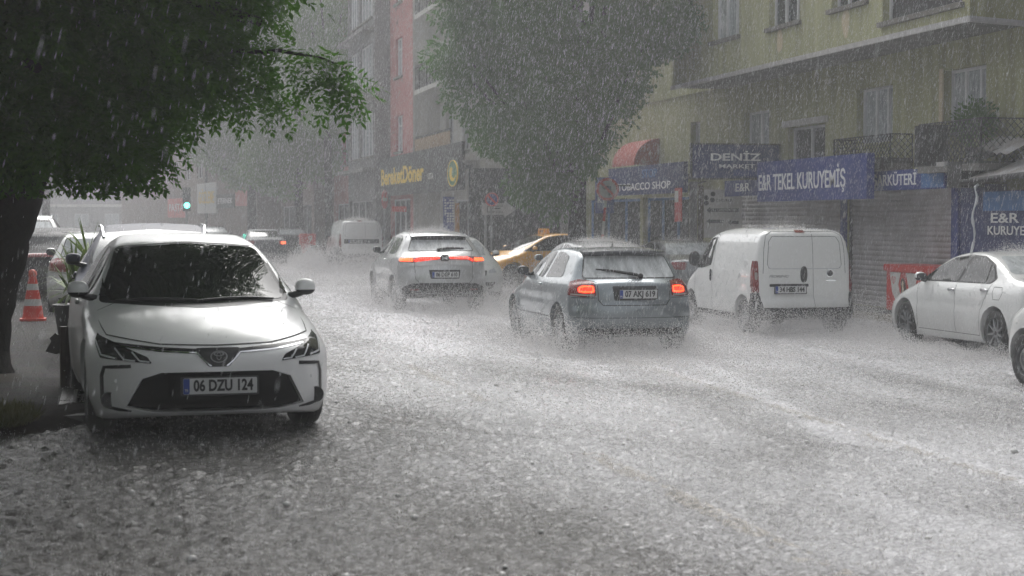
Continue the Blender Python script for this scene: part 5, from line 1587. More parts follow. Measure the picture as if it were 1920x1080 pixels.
car, bv = build_car('crossover', 'parked_car', 'white off-roader with roof rails showing above the black parked car', 'car', WHITE,
                    (-1.95, 44.5, .34), AWAY, 'cars parked along the left kerb', res=17)
roof_rails(car, bv, M_CHROME, .25, -1.35)

# --- traffic further up the street
car, bv = build_car('saloon', 'saloon_car', 'dark saloon with one tail lamp glowing, ahead of the parked silver saloon', 'car', wet_paint('paint_charcoal', (.035, .042, .05), 0.0, .5, .3, .05, .3),
                    (5.95, 68.4, gz(6)), AWAY, 'traffic further up the street', res=17, swap={'rear_window': M_SGLASS})
o = [c for c in car.children if c.name.startswith('tail_light')][1]
patch(MB(), bv, [(-.55,.95),(-.80,.96),(-.83,.86),(-.57,.85)], 'B', .010, .03).build('brake_lamp', M_BRAKEHOT, o, smooth=True, world=False)
car, bv = build_car('saloon', 'saloon_car', 'grey saloon seen through spray behind the dark saloon', 'car', GREY,
                    (4.9, 84, gz(5)), AWAY, 'traffic further up the street', res=17)
car, bv = build_car('saloon', 'saloon_car', 'black saloon beside the red delivery scooter', 'car', DARK, (8.3, 80.5, gz(8)), AWAY, 'traffic further up the street', res=17)
car, bv = build_car('small_van', 'panel_van', 'tall white delivery van in spray ahead of the crossover, dark band under its rear windows', 'van', WHITE,
                    (9.72, 69.0, gz(9.7)), AWAY, 'traffic further up the street', res=22, mirror_mat=M_BLACK, skip=('plate_recess',))
car.scale = (1.32, 1.055, 1.075)
extra(car, 'rear_band', patch(MB(), bv, [(-.66,1.0),(.66,1.0),(.66,.84),(-.66,.84)], 'B', .004, .05), M_TRIM)
plate(car, -1.925, .92, 'B', '06 BKT 38', .25)
car, bv = build_car('saloon', 'saloon_car', 'white car facing us with lit sky in its windscreen, behind the crossover', 'car', WHITE,
                    (8.0, 39.9, gz(8)), TOWARD, 'traffic further up the street', res=22, swap={'windscreen': M_RGLASS, 'headlight': M_DRL})  # pale glass colour stands in for sky mirrored in the windscreen
B = Basis(cast(bv, 'F', 0, .60, .008), (0, 1, 0), (0, 0, 1), (1, 0, 0))
extra(car, 'emblem', MB().ring(B, 0, 0, .045, .055, 0, .01, 28, 0, 1.6).tube([B.P(-.04, -.03, .01), B.P(-.01, .02, .01), B.P(.01, -.02, .01), B.P(.04, .03, .01)], .007, 6), M_CHROME)
plate(car, 2.29, .40, 'F', '06 ER 4271', 0)
car, bv = build_car('hatch_tail', 'hatchback', 'silver hatchback whose roof shows over the blue grey hatchback', 'car', SILVER, (9.5, 33.2, gz(9.5)), AWAY, 'traffic further up the street', res=17)
car, bv = build_car('saloon', 'saloon_car', 'grey saloon with a rain covered rear window beside the small white van', 'car', GREY, (12.15, 35.6, gz(12)), AWAY, 'traffic further up the street', res=20)
car, bv = build_car('saloon', 'taxi', 'yellow taxi turning across the street under the big tree', 'taxi', TAXI, (11.75, 45.4, gz(12)), R(192), 'traffic further up the street', res=20, swap={'windscreen': M_SGLASS})
car.scale = (1.03, 1.03, 1.05)
p = cast(bv, 'T', .05, 0, 0)
m = MB(); m.prism(Basis((.05, 0, p.z), (0, 1, 0), (0, 0, 1), (1, 0, 0)), rnd([(-.22,0),(.22,0),(.18,.14),(-.18,.14)], .03), -.07, .07)
sg = extra(car, 'roof_sign', m, TAXI)
put_text('TAKSİ', Basis((.12, 0, p.z + .065), (0, 1, 0), (0, 0, 1), (1, 0, 0)), 0, 0, .002, .07, M_INK, sg, width=.26, world=False)
# ------------------------------------------------------------------ signs, shop fronts, street things
M_WPANEL = mat('white_sign_panel', (.62, .61, .58), .5, noise=.15)
M_BPANEL = mat('black_sign_panel', (.018, .018, .018), .5, noise=.3)
M_YLET = mat('yellow_lettering', (.72, .50, .03), .5)
M_REDS = mat('sign_red', (.52, .035, .025), .4, noise=.15)
M_GREENS = mat('sign_green', (.04, .16, .07), .5, noise=.2)
M_POLE = mat('galvanised_pole', (.30, .31, .32), .45, .5, noise=.2)
M_BROWN = mat('brown_wood', (.075, .045, .028), .6, noise=.4, nscale=8, streak=True)
def sgn(name, label, cat, B, u0, u1, v0, v1, panel, depth=.06, group=None, frame=None):
    c = B.P((u0 + u1) / 2, v0, 0)
    t = thing(name, label, cat, c, 0, group)
    MB().bbox(B, u0, u1, v0, v1, 0, depth).build('panel', panel, t)
    if frame:
        f = MB(); w = .03
        f.bbox(B, u0 - w, u1 + w, v1 + .001, v1 + w, -.01, depth + .02).bbox(B, u0 - w, u1 + w, v0 - w, v0 - .001, -.01, depth + .02)
        f.bbox(B, u0 - w, u0 - .001, v0, v1, -.01, depth + .02).bbox(B, u1 + .001, u1 + w, v0, v1, -.01, depth + .02)
        f.build('frame', frame, t)
    return t
def front(X):    # a plane parallel to the street, u = Y far -> near
    return Basis((X, YF, 0), (0, -1, 0), (0, 0, 1), (-1, 0, 0))
def U(px, X): return YF - at_x(px, 412, X).y
def Zx(px, py, X): return at_x(px, py, X).z

# fascia over the shutters and the lettered box in front of it
X1 = 14.62; F1 = front(X1)
t = sgn('shop_fascia', 'long blue fascia reading E&R and ŞARKÜTERİ over the steel shutters', 'shop sign', F1, U(1362, X1), U(1776, X1), 2.36, 2.74, M_BLUE, .05)
put_text('E&R', F1, U(1396, X1), 2.555, .053, .20, M_LETTER, t, width=U(1411, X1) - U(1384, X1))
put_text('ŞARKÜTERİ', F1, (U(1640, X1) + U(1722, X1)) / 2, 2.545, .053, .22, M_LETTER, t, width=U(1722, X1) - U(1640, X1))
mm = MB()
for i in range(4):
    for j in range(26):
        u = U(1732, X1) + j * (U(1772, X1) - U(1732, X1)) / 26; v = 2.40 + i * .08
        mm.bbox(F1, u, u + .030, v, v + .05, .05, .056)
mm.bbox(F1, U(1731, X1), U(1773, X1), 2.385, 2.715, .049, .052, 0)
mm.build('dot_pattern', M_BLUE3, t)
sup = MB()
for px in (1380, 1470, 1560, 1650, 1770):
    sup.bbox(F1, U(px, X1) - .03, U(px, X1) + .03, 2.50, 2.56, -.575, -.002)
sup.build('bracket', M_TRIM, t)
X2 = 14.30; F2 = front(X2)
t = sgn('shop_sign', 'big blue sign box reading E&R TEKEL KURUYEMİŞ above the left shutter', 'shop sign', F2, U(1432, X2), U(1639, X2), 2.20, 3.08, M_BLUE, .16)
put_text('E&R TEKEL KURUYEMİŞ', F2, (U(1437, X2) + U(1600, X2)) / 2 - .05, 2.60, .163, .36, M_LETTER, t, width=U(1600, X2) - U(1436, X2))
MB().bbox(F2, U(1432, X2) + .1, U(1639, X2) - .1, 2.9, 3.0, -.86, -.002).build('bracket', M_TRIM, t)
MB().bbox(F2, U(1432, X2), U(1520, X2), 2.185, 2.198, 0, .16).build('light_strip', M_EDGE, t)
# black box and loose sheet at the end of the fascia
XB_ = 14.3
t = thing('awning_cassette', 'black rolled awning box beside the ŞARKÜTERİ fascia', 'awning', (14.6, at_x(1795, 320, 14.6).y, 2.5))
FB_ = front(14.35)
MB().bbox(FB_, U(1779, 14.35), U(1806, 14.35), 2.36, 2.80, -.7, .04).build('housing', M_TRIM, t)
MB().bbox(FB_, U(1760, 14.35), U(1776, 14.35), 2.74, 2.82, -.3, .06).build('torn_flap', M_EDGE, t)
# stall with corrugated roof at the right edge
XS_ = 14.75; FS = front(XS_)
u0, u1, u2 = U(1800, XS_), U(1846, XS_), U(1990, XS_)
st = thing('kiosk', 'blue kiosk reading E&R KURUYEMİŞ under a rusty corrugated roof at the right edge', 'kiosk', (XS_, YF - u1, 0))
MB().bbox(FS, u0, u1, .02, 2.42, -.42, 0).build('side_panel', M_BLUE2, st)
pn = MB().bbox(FS, u1 + .003, u2, .02, 2.30, -.42, .03).build('front_panel', M_BLUE2, st)
MB().bbox(FS, u1 + .01, u2, 1.95, 2.28, .03, .036).build('light_band', M_BLUE3, pn)
put_text('E&R', FS, U(1888, XS_), 1.90 - .08, .040, .17, M_LETTER, pn, width=U(1914, XS_) - U(1861, XS_))
put_text('KURUYEMİŞ', FS, (U(1856, XS_) + U(1962, XS_)) / 2, 1.61, .040, .155, M_LETTER, pn, width=U(1962, XS_) - U(1856, XS_))
MB().bbox(FS, u0 - .10, u0 - .005, .02, 2.3, -.1, .05).build('post', M_BLUE, st)
def corrugated(mb, P00, P10, P01, n=60, amp=.018):
    P00, P10, P01 = Vector(P00), Vector(P10), Vector(P01)
    nn = (P10 - P00).cross(P01 - P00).normalized()
    vs = []
    for i in range(n * 2 + 1):
        t_ = i / (n * 2)
        for k in range(5):
            s = k / 4
            vs.append(P00 + (P10 - P00) * t_ + (P01 - P00) * s + nn * amp * math.sin(t_ * n * math.pi))
    fs = [(5*i+k, 5*i+5+k, 5*i+6+k, 5*i+1+k) for i in range(n*2) for k in range(4)]
    b = len(mb.v); mb.add(vs, fs)
    mb.add([v - nn * .004 for v in vs], [tuple(reversed(f)) for f in fs])
M_TIN = mat('rusty_tin', (.55, .55, .56), .45, .1, noise=.45, nscale=2.2, col2=(.33, .30, .28))
mb = MB()
e0, e1 = at_x(1812, 338, 14.25), at_x(1995, 312, 14.25)
corrugated(mb, (e0.x, e0.y, e0.z), (e1.x, e1.y, e1.z - .02), (XW - .02, e0.y + .1, e0.z + .36), 30)
mb.build('roof', M_TIN, st)
MB().tube([(14.2, e0.y + .05, e0.z - .03), (14.2, e1.y, e1.z - .06)], .05, 10).build('gutter', M_TRIM, st, smooth=True)
mb = MB()
for a, b, z, r in (((1808, 293), (1862, 281), .05, .10), ((1822, 283), (1890, 288), .12, .22), ((1800, 300), (1850, 296), .02, .0)):
    q0, q1 = at_x(*a, 14.45), at_x(*b, 14.45)
    corrugated(mb, q0, q1, (15.1, q0.y + .25, q0.z + .15 + z), 8, .02)
mb.build('loose_sheet', M_TIN, st)
# water pouring off the gutter
a = at_x(1834, 344, 14.22); pts = []
for i in range(28):
    t_ = i / 27
    pts.append((a.x - .28 * t_ ** .8 - .03 * math.sin(t_ * 22), a.y - .28 * t_, a.z - .02 - (a.z + .02) * t_ ** 1.5))
mb = MB().tube(pts, [.020 + .006 * math.sin(i * 1.3) + .005 * math.cos(i * 2.9) for i in range(28)], 10)
M_JET = mat('falling_water', (.62, .64, .66), .12, coat=.6, bump=1.0, bscale=40)
mb.single('water_jet', M_JET, 'white jet of water pouring off the corner of the kiosk roof', 'water', pts[-1], smooth=True)

# blue signs on the left of the block
yS = 37.0; FD = Basis((13.35, yS, 0), (math.cos(R(-3)), math.sin(R(-3)), 0), (0, 0, 1), (math.sin(R(-3)), -math.cos(R(-3)), 0))
def ux(px, py=300):
    p = at_y(px, py, yS); return p.x - 13.35, p.z
t = sgn('shop_sign', 'blue sign board reading DENİZ MARKET facing up the street', 'shop sign', FD, ux(1296)[0], min(ux(1455)[0], 1.83), ux(1300, 334)[1], ux(1300, 271)[1], M_BLUE2, .10, frame=M_TRIM)
cu = (ux(1330)[0] + ux(1422)[0]) / 2
put_text('DENİZ', FD, cu, ux(1300, 295)[1], .103, .17, M_LETTER, t, width=ux(1422)[0] - ux(1330)[0], bold=.02)
put_text('MARKET', FD, cu + .03, ux(1300, 312)[1], .103, .095, M_LETTER, t, width=ux(1411)[0] - ux(1345)[0], bold=.01)
MB().bbox(FD, ux(1372)[0], ux(1425)[0], ux(1300, 330)[1], ux(1300, 318)[1], .10, .104).build('price_panel', M_BLUE, t)
X4 = 14.55; F4 = front(X4)
t = sgn('shop_sign', 'long dark blue fascia reading TOBACCO SHOP behind the round road sign', 'shop sign', F4, U(1148, X4), U(1290, X4), 2.50, 3.30, M_BLUE2, .12)
put_text('TOBACCO SHOP', F4, (U(1166, X4) + U(1256, X4)) / 2 + .2, 2.72, .123, .21, M_LETTER, t, width=U(1258, X4) - U(1160, X4))
put_text('STOP', F4, U(1225, X4), 3.06, .123, .24, M_BLUE3, t, width=1.3)
MB().bbox(F4, U(1148, X4) + .3, U(1290, X4) - .3, 2.9, 3.0, -.62, -.002).build('bracket', M_TRIM, t)
yK = 46.0; FK = Basis((10, yK, 0), (1, 0, 0), (0, 0, 1), (0, -1, 0))
def uk(px, py): p = at_y(px, py, yK); return p.x - 10, p.z
a, b = uk(1116, 400), uk(1150, 333)
t = sgn('hanging_sign', 'small blue sign with white letters KE behind the round road sign', 'shop sign', FK, a[0], b[0], a[1], b[1], M_BLUE, .08)
put_text('KE', FK, uk(1126, 376)[0] + .02, uk(1126, 376)[1], .083, .17, M_LETTER, t)
MB().bbox(FK, b[0] + .003, 14.9 - 10, b[1] - .25, b[1] - .2, .02, .06).build('bracket', M_TRIM, t)
t = thing('red_banner', 'narrow red and white flag hanging left of the arrow board', 'banner', (14.3, at_x(1268, 380, 14.3).y, 0))
q0, q1 = at_x(1266, 412, 14.35).y, at_x(1279, 412, 14.35).y
F5 = front(14.35)
MB().bbox(F5, YF - q0, YF - q1, 1.75, 2.62, 0, .02).build('cloth', M_REDS, t)
MB().bbox(F5, YF - q0 + .02, YF - q0 + .3, 2.25, 2.55, .02, .024).build('white_field', M_WPANEL, t)
MB().tube([(14.36, q0, 2.64), (15.19, q0, 2.8)], .02, 6).build('staff', M_TRIM, t)
# awning under the tree: salmon shop canopy above the tobacco sign
t = thing('shop_awning', 'faded red half round awning above the TOBACCO SHOP fascia', 'awning', (14.4, at_x(1187, 300, 14.4).y, 3.3))
n = 14; yA, yB = at_x(1164, 300, 14.7).y, at_x(1206, 300, 14.7).y
vs = []
for i in range(n + 1):
    a_ = math.pi / 2 * i / n
    for y in np.linspace(yA, yB, 5): vs.append((XW - .02 - .75 * math.sin(a_) , float(y), 3.35 + .75 * math.cos(a_)))
m_ = MB().add(vs, [(5*i+k, 5*i+5+k, 5*i+6+k, 5*i+1+k) for i in range(n) for k in range(4)])
m_.add([(p[0] + .012, p[1], p[2] - .012) for p in vs], [(5*i+1+k, 5*i+6+k, 5*i+5+k, 5*i+k) for i in range(n) for k in range(4)])
m_.add([(XW - .02, yB, 3.35)] + [vs[5*i+4] for i in range(n + 1)], [(0, i + 1, i + 2) for i in range(n)])
m_.build('canopy', mat('faded_red_canvas', (.42, .13, .11), .8, noise=.2), t, smooth=True)
# no-left-turn sign
zc = 44.0; c = at_depth(1139, 355, zc); gnd = Vector((c.x, c.y, .02))
t = thing('road_sign', 'round no left turn sign with red ring on a red and white pole', 'road sign', gnd)
Bs = Basis(c, Vector((math.cos(-TH*.6), math.sin(-TH*.6), 0)), (0, 0, 1), Vector((math.sin(-TH*.6), -math.cos(-TH*.6), 0)))
MB().disc(Bs, 0, 0, .285, -.02, .0, 40).build('disc', M_WPANEL, t)
m_ = MB().ring(Bs, 0, 0, .225, .295, -.025, .012, 40)
m_.prism(Bs, [(-.19, .14), (-.14, .19), (.19, -.14), (.14, -.19)], .0015, .009)
m_.build('red_ring', M_REDS, t)
m_ = MB().prism(Bs, [(.03, -.16), (.09, -.16), (.09, .09), (-.06, .09), (-.06, .14), (-.16, .06), (-.06, -.02), (-.06, .03), (.03, .03)], .0005, .005)
m_.build('arrow', M_INK, t)
for i in range(8):
    z0, z1 = .02 + i * (c.z + .2) / 8, .02 + (i + 1) * (c.z + .2) / 8
    f0, f1 = z0 / (c.z), z1 / c.z
    MB().tube([(gnd.x - .25 + .25 * f0, c.y + .05, z0), (gnd.x - .25 + .25 * f1, c.y + .05, z1)], .035, 10).build('pole_band', M_REDS if i % 2 else M_WPANEL, t, smooth=True)
# arrow board beside the shutters
yA_ = 39.4; FA = Basis((13, yA_, 0), (math.cos(R(-6)), math.sin(R(-6)), 0), (0, 0, 1), (math.sin(R(-6)), -math.cos(R(-6)), 0))
def ua(px, py): p = at_y(px, py, yA_); return (p.x - 13) / math.cos(R(6)), p.z
(a0, a1), (b0, b1) = ua(1316, 446), ua(1384, 356)
t = thing('direction_board', 'weathered white board of black left arrows beside the grey shutter', 'sign', FA.P((a0 + b0) / 2, .02))
MB().bbox(FA, a0, b0, a1, b1, 0, .05).build('panel', M_WPANEL, t)
m_ = MB()
def arrow(px0, px1, py, h):
    x0, z = ua(px0, py); x1 = ua(px1, py)[0]
    m_.prism(FA, [(x0, z), (x0 + h * 1.3, z + h), (x0 + h * 1.3, z + h * .55), (x1, z + h * .55), (x1, z - h * .55), (x0 + h * 1.3, z - h * .55), (x0 + h * 1.3, z - h)], .05, .054)
arrow(1320, 1379, 394, .075); arrow(1320, 1351, 415, .07); arrow(1358, 1378, 417, .065)
for i, (px, py) in enumerate(((1320, 371), (1332, 364), (1320, 381), (1331, 375), (1358, 363))):
    m_.disc(FA, *ua(px, py), .06, .05, .054, 14)
m_.build('arrows', mat('sign_charcoal', (.05, .05, .05), .6), t)
put_text('CENTRUM SOK.', FA, (ua(1345, 394)[0] + ua(1375, 394)[0]) / 2 - .03, ua(1350, 394)[1], .055, .050, M_WPANEL, t, width=.50)
put_text('OTOPARK', FA, ua(1352, 376)[0], ua(1352, 376)[1], .052, .07, mat('sign_charcoal', (.05, .05, .05)), t, width=.42)
MB().bbox(FA, a0 - .13, a0 - .02, 0, b1 + .1, -.06, .06).build('post', M_BROWN, t)
MB().bbox(FA, a0 - .3, a0 - .135, 0, b1 + .2, -.25, -.1).build('column', M_GREYW, t)

# things under the big tree
def hang(name, label, cat, px0, py0, px1, py1, Y, m, group=None, d=.04, foot=False):
    a, b = at_y(px0, py1, Y), at_y(px1, py0, Y)
    Bq = Basis((a.x, Y, 0), (1, 0, 0), (0, 0, 1), (0, -1, 0))
    t = thing(name, label, cat, (a.x, Y, 0 if foot else a.z))
    MB().bbox(Bq, 0, b.x - a.x, a.z, b.z, 0, d).build('panel', m, t)
    return t, Bq, b.x - a.x, a.z, b.z
t, Bq, w, z0, z1 = hang('arrow_sign', 'white arrow sign pointing right under the big tree', 'sign', 903, 381, 945, 403, 50.5, mat('faded_sign', (.40, .40, .41), .6, noise=.25))
MB().prism(Bq, [(w + .003, z0 - .08), (w + .38, (z0 + z1) / 2), (w + .003, z1 + .08)], 0, .04).build('arrow_head', MATS['faded_sign'], t)
m_ = MB()
for a in ((.16, w - .05, z0 + .08, z0 + .10), (.16, w - .05, z1 - .10, z1 - .08), (.16, .18, z0 + .10, z1 - .10), (.25, w - .12, z0 + .18, z0 + .22)): m_.bbox(Bq, a[0], a[1], a[2], a[3], .04, .044)
m_.build('outline', M_INK, t)
MB().tube([(at_y(912, 400, 50.45).x, 50.58, 0), (at_y(912, 400, 50.45).x, 50.58, z1)], .04, 8).build('pole', M_POLE, t)
c = at_y(922, 374, 50.4)
t = thing('road_sign', 'small round blue and red sign over the white arrow sign', 'road sign', (c.x, 50.4, 0))
Bq = Basis(c, (1, 0, 0), (0, 0, 1), (0, -1, 0))
MB().disc(Bq, 0, 0, .20, 0, .02, 28).build('disc', M_BLUE, t)
MB().ring(Bq, 0, 0, .17, .21, 0, .028, 28).prism(Bq, [(-.15, .11), (-.11, .15), (.15, -.11), (.11, -.15)], .021, .026).build('red_ring', M_REDS, t)
MB().tube([(c.x, 50.45, 0), (c.x, 50.45, c.z + .15)], .03, 8).build('pole', M_POLE, t)
t, Bq, w, z0, z1 = hang('shop_banner', 'tall ochre banner standing under the tree beyond the taxi', 'banner', 1017, 382, 1046, 445, 56.2, mat('ochre_banner', (.50, .24, .05), .7, noise=.3, nscale=3))
t, Bq, w, z0, z1 = hang('shop_banner', 'tall blue and white banner hanging beneath the round green sign', 'banner', 831, 369, 851, 436, 53.6, M_BLUE)
m_ = MB()
for i in range(9):
    for j in range(4):
        if rng.random() < .72: m_.bbox(Bq, .03 + j*.085, .09 + j*.085, z1 - .14 - i*.085, z1 - .085 - i*.085, .04, .043)
m_.build('pattern', M_WPANEL, t)
MB().tube([(t.location.x + .02, 53.62, 0), (t.location.x + .02, 53.62, z1)], .02, 6).build('pole', M_POLE, t)
t, Bq, w, z0, z1 = hang('column', 'ochre painted post right of the blue and white banner', 'post', 853, 381, 861, 436, 53.9, mat('ochre_banner', (.5, .24, .05)))
t, Bq, w, z0, z1 = hang('street_poster', 'pale torn posters on the wall beside the ochre banner', 'poster', 1050, 395, 1084, 440, 54.6, mat('torn_poster', (.34, .34, .33), .8, noise=.6, nscale=5))
# black fascia with yellow lettering on the red and cream blocks
XK = 10.62; FKK = front(XK)
t = sgn('shop_sign', 'black fascia with thick yellow letters under the red block', 'shop sign', FKK, U(716, XK), U(872, XK), 2.72, 4.2, M_BPANEL, .10)
u0, u1 = U(720, XK), U(800, XK)
put_text('BereketDöner', FKK, (u0 + u1) / 2, 3.42, .104, .62, M_YLET, t, width=u1 - u0, bold=.03)
put_text('USTA', FKK, U(813, XK), 3.25, .104, .22, M_WPANEL, t, width=1.0)
MB().bbox(FKK, U(716, XK) + .3, U(872, XK) - .3, 3.4, 3.5, -.30, -.002).build('bracket', M_TRIM, t)
c = at_x(851, 325, XK - .2)
Bq = Basis((XK - .19, c.y, c.z), (0, -1, 0), (0, 0, 1), (-1, 0, 0))
t = thing('round_sign', 'round green shop sign with a yellow crescent at the edge of the big tree', 'shop sign', (XK - .19, c.y, c.z - .5))
MB().disc(Bq, 0, 0, .40, 0, .05, 40, 0, 1.9).build('disc', M_GREENS, t)
MB().ring(Bq, 0, 0, .385, .41, .03, .07, 40, 0, 1.9).build('rim', M_YLET, t)
m_ = MB()
for i in range(20):
    a0, a1 = R(120 + i * 11), R(120 + (i + 1) * 11)
    r0, r1 = .10, .25
    m_.prism(Bq, [(r1*2*math.cos(a0), r1*math.sin(a0)), (r1*2*math.cos(a1), r1*math.sin(a1)), ((r0+.05)*2*math.cos(a1)+.16, (r0+.05)*math.sin(a1)), ((r0+.05)*2*math.cos(a0)+.16, (r0+.05)*math.sin(a0))], .05, .056)
m_.build('crescent', M_YLET, t)
MB().bbox(Bq, -.3, .3, -.05, .05, -.08, -.002).build('bracket', M_TRIM, t)
# edge-on no entry sign on a pole
c = at_depth(721, 374, 57.0)
t = thing('road_sign', 'no entry sign seen nearly edge on beside the yellow lettered shop', 'road sign', (c.x, c.y, 0))
ang = R(62); Bq = Basis(c, (math.cos(ang) , -math.sin(ang) * -1, 0), (0, 0, 1), (math.sin(ang), -math.cos(ang), 0))
MB().disc(Bq, 0, 0, .31, 0, .02, 30).build('disc', M_REDS, t)
MB().bbox(Bq, -.22, .22, -.06, .06, .02, .025).build('white_bar', M_WPANEL, t)
MB().tube([(c.x, c.y + .04, 0), (c.x, c.y + .04, c.z + .3)], .035, 8).build('pole', M_POLE, t)
t, Bq, w, z0, z1 = hang('shop_sign', 'small dim red sign under the yellow lettered fascia', 'shop sign', 735, 387, 762, 397, 60.5, M_REDS)
# far signs at the bend
def farsign(label, px0, px1, pyt, pyb, m, txt=None, tm=None, name='shop_sign', off=.12):
    n = BF1.n
    def hit(px, py):
        d = ray(px, py); k = ((BF1.o + n * (off + .1)) - EYEV).dot(n) / d.dot(n); return EYEV + d * k
    a, b = hit(px0, (pyt + pyb) / 2), hit(px1, (pyt + pyb) / 2)
    ua_, ub_ = (a - BF1.o).dot(BF1.u), (b - BF1.o).dot(BF1.u)
    zt, zb = hit((px0 + px1) / 2, pyt).z, hit((px0 + px1) / 2, pyb).z
    t = thing(name, label, 'shop sign', BF1.P((ua_ + ub_) / 2, zb, off))
    MB().bbox(BF1, ua_, ub_, zb, zt, .003, off).build('panel', m, t)
    if txt: put_text(txt, BF1, (ua_ + ub_) / 2, (zb + zt) / 2, off + .005, (zt - zb) * .4, tm, t, width=(ub_ - ua_) * .82)
    return t
farsign('tall pale hoarding with ochre letters right of the green traffic light', 367, 402, 343, 400, M_WPANEL, 'GÖZLEME', M_YLET)
farsign('dark sign with white letters ETERNEK far up the street', 403, 436, 364, 390, M_BPANEL, 'ETERNEK', M_LETTER)
farsign('faded red round cornered sign at the far end of the shop row', 438, 466, 338, 386, mat('faded_red', (.45, .17, .16), .7), None)
farsign('red and white shop sign left of the green traffic light', 312, 345, 372, 408, M_REDS, 'PASTA', M_LETTER)
# traffic light
c = at_depth(350, 386, 88.0)
t = thing('traffic_light', 'distant traffic light showing green', 'traffic light', (c.x, c.y, 0))
Bq = Basis((c.x, c.y, c.z), (1, 0, 0), (0, 0, 1), (0, -1, 0))
MB().bbox(Bq, -.2, .2, -.28, .95, .0, .25).build('housing', M_BLACK, t)
MB().tube([(c.x, c.y + .1, 0), (c.x, c.y + .1, c.z - .2)], .07, 10).build('pole', M_POLE, t)
for z, m_ in ((.7, M_TRIM), (.36, M_TRIM), (.02, mat('green_lamp_lit', (.1, .6, .45), .3, emit=(.1, 1.0, .72), estr=5.0))):
    MB().disc(Bq, 0, z, .145, .25, .29, 24).build('lamp', m_, t)

# red ice cream freezer in front of the shutter
zf = .03; fa, fb = at_z(1660, 586, zf), None
XFz = fa.x + .02; y_far = fa.y; LEN = 2.0
t = thing('ice_cream_freezer', 'red ice cream chest freezer with a heart emblem before the shutter', 'freezer', (XFz + .35, y_far - LEN / 2, zf))
FF = Basis((XFz, y_far, zf), (0, -1, 0), (0, 0, 1), (-1, 0, 0))
MB().prism(FF, rnd([(0, .06), (LEN, .06), (LEN, .80), (0, .80)], .03), -.66, 0).build('cabinet', M_REDS, t)
MB().prism(FF, rnd([(-.03, .802), (LEN + .03, .802), (LEN + .03, .93), (-.03, .93)], .03), -.70, .05).build('lid', M_REDS, t)
MB().bbox(FF, .06, LEN - .06, 0, .06, -.6, -.06).build('plinth', M_TRIM, t)
FE = Basis((XFz, y_far - LEN, zf), (1, 0, 0), (0, 0, 1), (0, -1, 0))
pn = MB().prism(FF, [(.14, .78), (.60, .78), (.50, .55), (.62, .25), (.62, .10), (.55, .10), (.25, .40)], .001, .006).build('white_panel', M_WPANEL, t)
pn2 = MB().prism(FF, [(.80, .78), (1.30, .78), (1.18, .55), (1.05, .40), (.92, .52)], .001, .006).build('white_panel', M_WPANEL, t)
MB().prism(FF, rnd([(.60, .62), (.68, .70), (.80, .60), (.86, .30), (.80, .12), (.62, .12), (.64, .35)], .05), .006, .010).build('picture', mat('chocolate', (.05, .028, .018), .5), t)
MB().prism(FF, rnd([(.66, .60), (.72, .64), (.74, .40), (.69, .34)], .03), .010, .013).build('picture', mat('cream_ice', (.55, .47, .33), .6), t)
m_ = MB()
def heart(sx, cx, cy):
    return [(cx + sx * 16 * math.sin(a) ** 3, cy + sx * (13 * math.cos(a) - 5 * math.cos(2*a) - 2 * math.cos(3*a) - math.cos(4*a))) for a in np.linspace(0, 2 * math.pi, 40)[:-1]]
h0, h1 = heart(.0052, .31, .64), heart(.0038, .31, .64)
vs = [FF.P(*p, .006) for p in h0] + [FF.P(*p, .006) for p in h1] + [FF.P(*p, .011) for p in h0] + [FF.P(*p, .011) for p in h1]
k = len(h0)
m_.add(vs, [(2*k+i, 2*k+(i+1) % k, 3*k+(i+1) % k, 3*k+i) for i in range(k)] + [(i, (i+1) % k, 2*k+(i+1) % k, 2*k+i) for i in range(k)])
m_.add([FF.P(*p, .0105) for p in heart(.0022, .31, .64)], [tuple(range(k - 1, -1, -1))])
m_.build('heart_emblem', M_REDS, t)

# traffic cone
c = at_z(62, 601, .285)
t = thing('traffic_cone', 'red and white traffic cone standing on the wet pavement by the tree trunk', 'traffic cone', c)
M_CONE = mat('cone_red', (.62, .045, .02), .4, noise=.15)
M_CONEW = mat('cone_white', (.55, .54, .52), .4, noise=.2)
m_ = MB(); m_.prism(Basis(c, (1, 0, 0), (0, 1, 0), (0, 0, 1)), rnd([(-.19, -.19), (.19, -.19), (.19, .19), (-.19, .19)], .06), 0, .035)
m_.build('base', M_CONE, t)
m_ = MB().lathe([(.165, .035), (.150, .07), (.138, .18), (.118, .30), (.1175, .30), (.098, .42), (.0975, .42), (.078, .54), (.0775, .54), (.055, .66), (.045, .70), (.0, .705)], 32, 'z', c)
m_.build('body', M_CONE, t, smooth=True)
for z0, z1 in ((.225, .325), (.46, .555)):
    r = lambda z: .168 - .172 * (z - .0) + .003
    MB().lathe([(r(z0) + .0, z0), (r(z1), z1)], 32, 'z', c).build('white_band', M_CONEW, t, smooth=True)
m_ = MB().lathe([(.05, .66), (.062, .69), (.055, .74), (.03, .765), (0, .77)], 14, 'z', c)
for i, v in enumerate(m_.v): m_.v[i] = (v[0] + .008 * math.sin(i * 2.1), v[1] + .008 * math.cos(i * 1.7), v[2])
m_.build('plastic_wrap', mat('cone_cap', (.55, .10, .06), .4, bump=.8, bscale=30), t, smooth=True)
